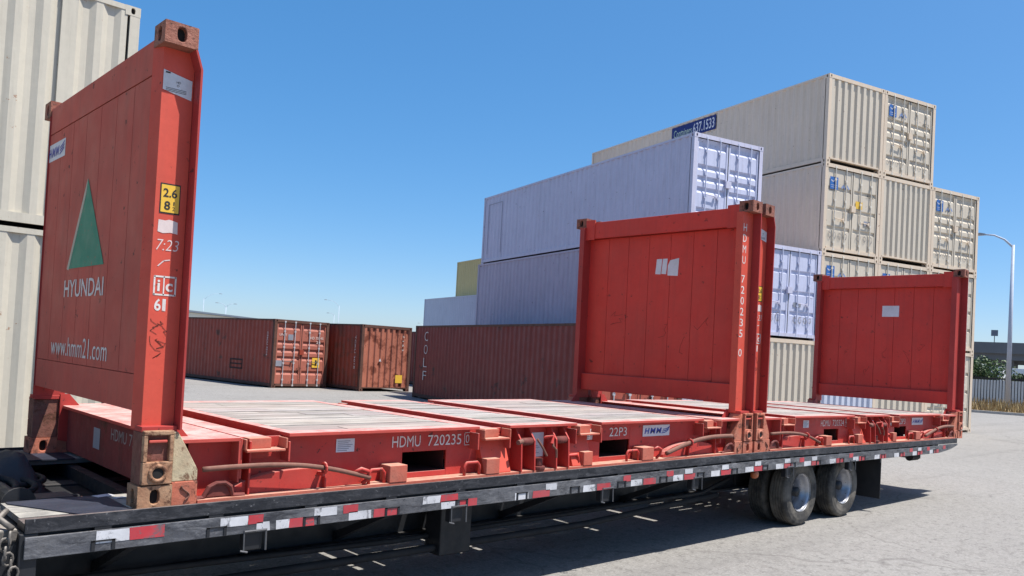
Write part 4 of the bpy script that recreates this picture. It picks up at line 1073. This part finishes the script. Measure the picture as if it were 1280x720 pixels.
def black_heap():
    # hoses and folded sheets lying on the trailer deck ahead of the first flat rack
    rnd = random.Random(5)
    t = thing('hose_pile', 'black heap of coiled hoses and tarpaulin on the trailer deck by the first end wall', 'hoses', (-.35, 1.25, D0 - .128))
    for k in range(5):
        q = MB(); cx, cy = rnd.uniform(-.08, .12), rnd.uniform(-.1, .7); rad = rnd.uniform(.13, .2); tl_ = rnd.uniform(0, .5)
        pts = [(cx + rad * math.cos(a), cy + rad * math.sin(a) * 1.3, .03 + k * .012 + tl_ * .06 * math.sin(a * 1.0)) for a in [i * math.pi / 8 for i in range(16)]]
        q.tube(pts, .02, 8, closed=True); q.build('hose_coil', m_flap, t, smooth=True)
    # folded tarpaulin
    q = MB(); n = 16; vs = []; fs = []
    for i in range(n + 1):
        for j in range(n + 1):
            a, b = i / n, j / n; e = min(1, 6 * min(a, 1 - a, b, 1 - b))
            vs.append((-.34 + a * .62, .15 + b * .85, .0 + e * (.16 + .05 * math.sin(a * 9 + b * 4) + .04 * math.sin(b * 13 + a * 5) + rnd.uniform(-.012, .012))))
    for i in range(n):
        for j in range(n):
            a = i * (n + 1) + j; fs.append((a, a + 1, a + n + 2, a + n + 1))
    q.add(vs, fs).build('folded_tarpaulin', mat('black_tarpaulin', (.018, .019, .025), .5, var=.3, bump=.2), t, smooth=True)
    return t
black_heap()
def deck_shade_sheets():
    q = MB(); q.prism([(-.50, .42), (-.235, -.055), (-.02, -.055), (-.02, .47), (-.50, .47)], 'z', 0, .006)  # dark sheet cut along the deck's shadow edge, shade put in as colour
    o = q.build('shade_sheet', mat('navy_shade_sheet', (.020, .024, .040), .6, var=.3, scale=6, scratch=.3, scol=(.06, .065, .08))); o.location = (0, 0, D0 - .002)
    tag(o, 'dark navy sheet of painted shade on the deck corner beside the nearest post foot', 'painted shade')
    q = MB(); q.box(-.50, .22, 1.94, 2.50, 0, .008)  # second dark sheet, added to shade the sunlit far boards
    o = q.build('shade_sheet', mat('navy_shade_sheet', (.02, .024, .04))); o.location = (0, 0, D0 - .002)
    tag(o, 'dark sheet of painted shade on the far deck corner beyond the hose heap', 'painted shade')
    t = thing('ratchet_gear', 'dark winch drum with bar and strap lying on the deck ahead of the first rack', 'winch', (-.30, .92, D0 - .128))
    q = MB(); q.tube([(-.1, -.25, .07), (-.1, .25, .07)], .055, 14); q.build('drum', m_black, t)
    q = MB(); q.lathe([(.0001, -.01), (.085, -.01), (.085, .01), (.0001, .01)], (-.1, -.26, .085), 'y', 20); q.build('end_disc', m_black, t)
    q = MB(); q.tube([(-.2, -.34, .02), (.0, -.2, .05), (.25, -.12, .03), (.32, .1, .02)], .012, 8); q.build('bar', m_rope, t, smooth=True)
    q = MB(); q.box(-.02, .2, -.2, -.02, 0, .09); q.build('bracket', m_black, t, bevel=.008)
    q = MB(); q.box(.02, .30, .05, .10, 0, .05); q.box(.05, .09, .05, .4, .0, .04); q.build('strap', m_flap, t, bevel=.01)
deck_shade_sheets()
def sun_fleck(x, y, w_, h_, rz, lab):
    q = MB(); q.box(-w_ / 2, w_ / 2, -h_ / 2, h_ / 2, 0, .004); o = q.build('sun_fleck_plate', m_sticker); o.location = (x, y, D0 + .001); o.rotation_euler = (0, 0, rz); tag(o, lab, 'painted sunlight')  # pale plates standing in for spots of sunlight from under the end wall
sun_fleck(-.03, .45, .10, .06, .3, 'small pale fleck of painted sunlight on the dark deck beside the first post')
sun_fleck(.03, .36, .06, .03, .1, 'tiny pale sliver of painted sunlight on the deck just beside the larger fleck')
for i, (x, y, s) in enumerate(((-.62, 1.75, 1), (-.45, 1.45, 2))): pass

# black steel board standing behind the trailer nose, only its right edge in view
t_ = thing('headboard', 'black steel board edge at the far left in front of the white containers', 'board', (-.62, 3.2, 0))
MB().box(-.58, .53, -.06, .06, .25, 1.60).build('panel', m_black, t_, bevel=.03)
for xx in (-.5, .40): MB().box(xx, xx + .09, -.05, .05, 0, .26).build('leg', m_black, t_)

# ------------------------------------------------------------------ distance, right side
cam_xy = Vector((-1.5155, -4.4294)); CAMZ = .9193 + D0
def polar(az, d): a = R(az); return cam_xy.x + d * math.cos(a), cam_xy.y + d * math.sin(a)
def strip(name, p0, p1, wd, z0, z1, m, kind=None):
    d = Vector((p1[0] - p0[0], p1[1] - p0[1])); n = Vector((-d.y, d.x)).normalized() * wd
    q = MB(); vs = [(*p0, z0), (*p1, z0), (p1[0] + n.x, p1[1] + n.y, z0), (p0[0] + n.x, p0[1] + n.y, z0)]
    vs += [(a, b, z1) for a, b, _ in vs]; q.add(vs, [(0, 3, 2, 1), (4, 5, 6, 7), (0, 1, 5, 4), (1, 2, 6, 5), (2, 3, 7, 6), (3, 0, 4, 7)])
    o = q.build(name, m, None)
    if kind: o['kind'] = kind
    return o
# kerb line runs away to the right; built across the view at ~50 m
K0 = polar(23.5, 50.5); K1 = polar(-12, 54)
strip('kerb', K1, K0, .25, 0, .13, mat('kerb_concrete', (.35, .34, .32), .85, var=.1), 'structure')
VN = Vector((K0[0] - K1[0], K0[1] - K1[1])); VN = Vector((-VN.y, VN.x)).normalized()
if VN.x < 0: VN = -VN
def verge():
    q = MB(); a = Vector(K0) + VN * .26; b = Vector(K1) + VN * .26; c = b + VN * 14; d = a + VN * 14
    q.add([(a.x, a.y, .06), (b.x, b.y, .06), (c.x, c.y, .06), (d.x, d.y, .06)], [(0, 1, 2, 3)])
    o = q.build('verge', mat('dry_soil', (.26, .19, .11), .95, var=.25, scale=1.5), None); o['kind'] = 'structure'
    rnd = random.Random(1); q = MB()
    for i in range(9000):
        s = rnd.random(); u = rnd.random() ** 1.3 * 11; p = a + (b - a) * s + VN * (u + .1)
        h = rnd.uniform(.15, .75); w_ = rnd.uniform(.02, .05); an = rnd.uniform(0, 6.28); lx, ly = rnd.uniform(-.2, .2), rnd.uniform(-.2, .2)
        dx, dy = math.cos(an) * w_, math.sin(an) * w_
        q.add([(p.x - dx, p.y - dy, .05), (p.x + dx, p.y + dy, .05), (p.x + lx, p.y + ly, .05 + h)], [(0, 1, 2)])
    me = bpy.data.meshes.new('dry_weeds'); me.from_pydata(q.v, [], q.f); me.materials.append(leafmat('straw_weeds', (.20, .13, .05), (.42, .32, .15)))
    o = link('dry_weeds', me); o['kind'] = 'stuff'
verge()
def fence():
    t = thing('picket_fence', 'long dark steel picket fence behind the strip of dry weeds at the right', 'fence', (0, 0, 0))
    a = Vector(K0) + VN * 11.5; b = Vector(K1) + VN * 11.5; d = (b - a); L = d.length; d.normalize(); n = VN
    q = MB(); k = 0; x = 0
    def bx(q, s0, s1, w_, z0, z1):
        p = a + d * s0; r = a + d * s1; q.add([(p.x - n.x * w_, p.y - n.y * w_, z0), (r.x - n.x * w_, r.y - n.y * w_, z0), (r.x + n.x * w_, r.y + n.y * w_, z0), (p.x + n.x * w_, p.y + n.y * w_, z0),
            (p.x - n.x * w_, p.y - n.y * w_, z1), (r.x - n.x * w_, r.y - n.y * w_, z1), (r.x + n.x * w_, r.y + n.y * w_, z1), (p.x + n.x * w_, p.y + n.y * w_, z1)], [(0, 3, 2, 1), (4, 5, 6, 7), (0, 1, 5, 4), (1, 2, 6, 5), (2, 3, 7, 6), (3, 0, 4, 7)])
    while x < L:
        bx(q, x, x + .045, .011, .15, 1.95); x += .17
    bx(q, 0, L, .02, 1.80, 1.90); bx(q, 0, L, .02, .25, .30)
    q.build('picket_panel', m_fence, t)
    x = 1.2
    while x < L: q = MB(); bx(q, x, x + .10, .05, .06, 2.05); q.build('fence_post', m_fence, t); x += 2.45
fence()
# pale lot wall behind the fence
LW = strip('lot_wall', tuple(Vector(K1) + VN * 22), tuple(Vector(K0) + VN * 22), .2, 0, 1.75, mat('pale_block_wall', (.52, .50, .47), .85, var=.06)); tag(LW, 'low pale wall behind the picket fence', 'wall')

def lamp_post(az, d, h, arm, label, name='street_lamp', rad=.13, dirn=1, group=None, dbl=False, hs_=1):
    x, y = polar(az, d); t = thing(name, label, 'street lamp', (x, y, 0), 0, group)
    q = MB(); q.tube([(0, 0, 0), (0, 0, h)], rad, 14, rad * .55); q.build('pole', m_pole, t, smooth=True)
    q = MB(); q.box(-rad * 1.6, rad * 1.6, -rad * 1.6, rad * 1.6, 0, .1); q.build('pole_base', m_conc, t)
    v = Vector((-math.sin(R(az)), math.cos(R(az)), 0))      # towards the left of the view
    for s in ((1, -1) if dbl else (dirn,)):
        w_ = v * s; pts = [Vector((0, 0, h - .15)), w_ * arm * .3 + Vector((0, 0, h + arm * .22)), w_ * arm * .65 + Vector((0, 0, h + arm * .40)), w_ * arm + Vector((0, 0, h + arm * .44))]
        q = MB(); q.tube(pts, rad * .42, 10, rad * .3); q.build('arm', m_pole, t, smooth=True)
        hd = MB(); c = w_ * (arm + .30) + Vector((0, 0, h + arm * .44))
        nn = Vector((w_.y, -w_.x, 0))
        vs = []
        for a, b, z in ((-.38, .06, .04), (-.1, .16, .09), (.25, .17, .07), (.38, .08, .02)):
            for sgn in (-1, 1):
                for zz in (-.05, z): vs.append(c + w_ * (a * hs_) + nn * (b * sgn * hs_) + Vector((0, 0, zz * hs_)))
        fs = []
        for i in range(3):
            o = i * 4; fs += [(o, o + 4, o + 5, o + 1), (o + 2, o + 3, o + 7, o + 6), (o + 1, o + 5, o + 7, o + 3), (o, o + 2, o + 6, o + 4)]
        fs += [(0, 1, 3, 2), (12, 14, 15, 13)]
        hd.add(vs, fs).build('lamp_head', mat('grey_lamp_head', (.30, .31, .33), .5), t)
    return t
lamp_post(15.65, 57, 9.9, 1.55, 'tall pale street lamp with one curved arm at the far right before the fence', rad=.15)
GLP = 'thin lamp poles far beyond the brown containers'
lamp_post(66.5, 120, 6.2, .9, 'thin distant lamp pole with two arms above the left brown container', group=GLP, rad=.07, dbl=True, hs_=.6)
lamp_post(67.9, 130, 7.5, 2.0, 'faint distant lamp with one arm just right of the first red post', group=GLP, rad=.05, dirn=-1, hs_=.6)
lamp_post(59.15, 130, 7.8, 1.8, 'distant pole with one arm above the gap between the brown containers', group=GLP, rad=.06, hs_=.6)
lamp_post(59.45, 110, 5.6, .5, 'short distant pole next to the single armed one above the gap', group=GLP, rad=.05, hs_=.5)
lamp_post(53.4, 140, 6.0, .3, 'thin distant pole left of the pale grey-white container', group=GLP, rad=.05, hs_=.5)

def overpass():
    t = thing('overpass', 'grey concrete road bridge crossing at the far right behind the trees', 'bridge')
    A = Vector(polar(24, 150)); B = Vector(polar(-16, 165)); d = (B - A).normalized(); n = Vector((-d.y, d.x)); n = n if n.x > 0 else -n
    L = (B - A).length
    def slab(a0, a1, w0, w1, z0, z1):
        q = MB(); c = [A + d * a0 + n * w0, A + d * a1 + n * w0, A + d * a1 + n * w1, A + d * a0 + n * w1]
        return q.add([(p.x, p.y, z0) for p in c] + [(p.x, p.y, z1) for p in c], [(0, 3, 2, 1), (4, 5, 6, 7), (0, 1, 5, 4), (1, 2, 6, 5), (2, 3, 7, 6), (3, 0, 4, 7)])
    slab(0, L, 0, 12, 4.9, 6.6).build('deck', m_conc, t); slab(0, L, -.6, .2, 5.9, 7.6).build('parapet', m_conc, t); slab(0, L, 11.8, 12.6, 6.6, 7.5).build('parapet', m_conc, t)
    for a in (19, 46, 73): slab(a, a + 3.4, 1.5, 10, 0, 4.9).build('pier', m_conc, t)
    slab(0, L, 2.5, 3.3, 4.4, 4.9).build('girder', m_conc, t); slab(0, L, 8.5, 9.3, 4.4, 4.9).build('girder', m_conc, t)
    x, y = polar(16.45, 158); s = thing('highway_sign', 'small square sign on a thin post above the overpass', 'sign', (x, y, 6.6))
    q = MB(); q.tube([(0, 0, 0), (0, 0, 2.6)], .06, 6); q.build('post', m_fence, s)
    q = MB(); q.box(-.08, .08, -.5, .5, 2.5, 3.5); o = q.build('sign_panel', mat('sign_back', (.16, .17, .2), .6), s); o.rotation_euler = (0, 0, R(16))
overpass()

def tree(az, d, h, rad, label, seed, col=((.02, .045, .012), (.07, .12, .03)), group='trees beyond the fence'):
    x, y = polar(az, d); t = thing('tree', label, 'tree', (x, y, 0), 0, group); rnd = random.Random(seed)
    q = MB(); q.tube([(0, 0, 0), (.05, 0, h * .3), (.0, .1, h * .6)], .16, 8, .06)
    for k in range(6):
        a = k * 1.05; q.tube([(0, 0, h * .3), (math.cos(a) * rad * .4, math.sin(a) * rad * .4, h * .55), (math.cos(a) * rad * .7, math.sin(a) * rad * .7, h * .7)], .06, 5, .02)
    q.build('trunk', m_bark, t)
    blobs = [(rnd.uniform(-.6, .6) * rad, rnd.uniform(-.6, .6) * rad, h * rnd.uniform(.4, .85), rad * rnd.uniform(.35, .6)) for _ in range(14)]
    q = MB()
    for i in range(3200):
        b = rnd.choice(blobs); v = Vector((rnd.gauss(0, 1), rnd.gauss(0, 1), rnd.gauss(0, 1))).normalized() * b[3] * rnd.uniform(.6, 1.08)
        c = Vector(b[:3]) + v
        if c.z < .3: continue
        a1 = Vector((rnd.gauss(0, 1), rnd.gauss(0, 1), rnd.gauss(0, .6))).normalized() * .13; a2 = a1.cross(Vector((rnd.gauss(0, 1), rnd.gauss(0, 1), rnd.gauss(0, 1)))).normalized() * .08
        q.add([c - a1, c + a2, c + a1, c - a2], [(0, 1, 2, 3)])
    me = bpy.data.meshes.new('crown'); me.from_pydata(q.v, [], q.f); me.materials.append(leafmat('leaves_%d' % seed, *col)); link('crown', me, t)
tree(16.85, 88, 3.5, 2.3, 'round green tree behind the fence, left of the tall street lamp', 1)
tree(18.1, 92, 3.0, 2.0, 'darker green tree partly hidden by the stack foot', 2, ((.012, .028, .01), (.04, .07, .02)))
tree(14.9, 96, 2.3, 1.6, 'dark bush-like tree right of the tall street lamp', 3, ((.012, .028, .01), (.04, .07, .02)))
tree(13.4, 96, 2.6, 1.8, 'green tree furthest right behind the fence', 4)

def truck(az, d, label, seed):
    x, y = polar(az, d); t = thing('box_truck', label, 'truck', (x, y, 0), R(az + 80), 'white trucks parked under the bridge')
    wh = mat('white_truck_paint', (.62, .63, .64), .4, var=.04)
    MB().box(-3.4, 1.6, -1.2, 1.2, .9, 3.3).build('cargo_box', wh, t, bevel=.03)
    q = MB(); q.prism([(1.75, .6), (3.9, .6), (3.9, 1.4), (3.5, 1.7), (3.1, 2.6), (1.75, 2.6)], 'y', -1.1, 1.1); q.build('cab', wh, t, bevel=.04)
    q = MB(); q.add([(3.53, -1.0, 1.76), (3.53, 1.0, 1.76), (3.16, .95, 2.5), (3.16, -.95, 2.5)], [(0, 1, 2, 3)]); raw(q, 'windscreen', m_hole, t)
    for xx in (-2.4, 2.8):
        for yy in (-1.05, 1.05): MB().tube([(xx, yy - .12, .48), (xx, yy + .12, .48)], .48, 18).build('wheel', m_tyre, t)
    MB().box(-3.3, 3.2, -.5, .5, .5, .9).build('chassis', m_black, t)
truck(17.6, 112, 'white box truck parked beyond the trees, near the stack foot', 1)
truck(14.6, 118, 'white box truck parked under the bridge at the right edge', 2)

# ------------------------------------------------------------------ distance, left side
def warehouse():
    x, y = polar(69.5, 118); t = thing('warehouse', 'long pale warehouse roofline beyond the left brown container', 'building', (x, y, 0), R(69.5 - 90 - 12))
    q = MB(); q.prism([(-30, 0), (14, 0), (14, 4.2), (-8, 5.6), (-30, 4.6)], 'y', 0, 26); q.build('wall', m_wareh, t)
    q = MB(); q.prism([(-30.4, 4.62), (-8, 5.63), (14.3, 4.22), (14.3, 4.45), (-8, 5.9), (-30.4, 4.86)], 'y', -.4, 26.4); q.build('roof', m_wroof, t)
warehouse()
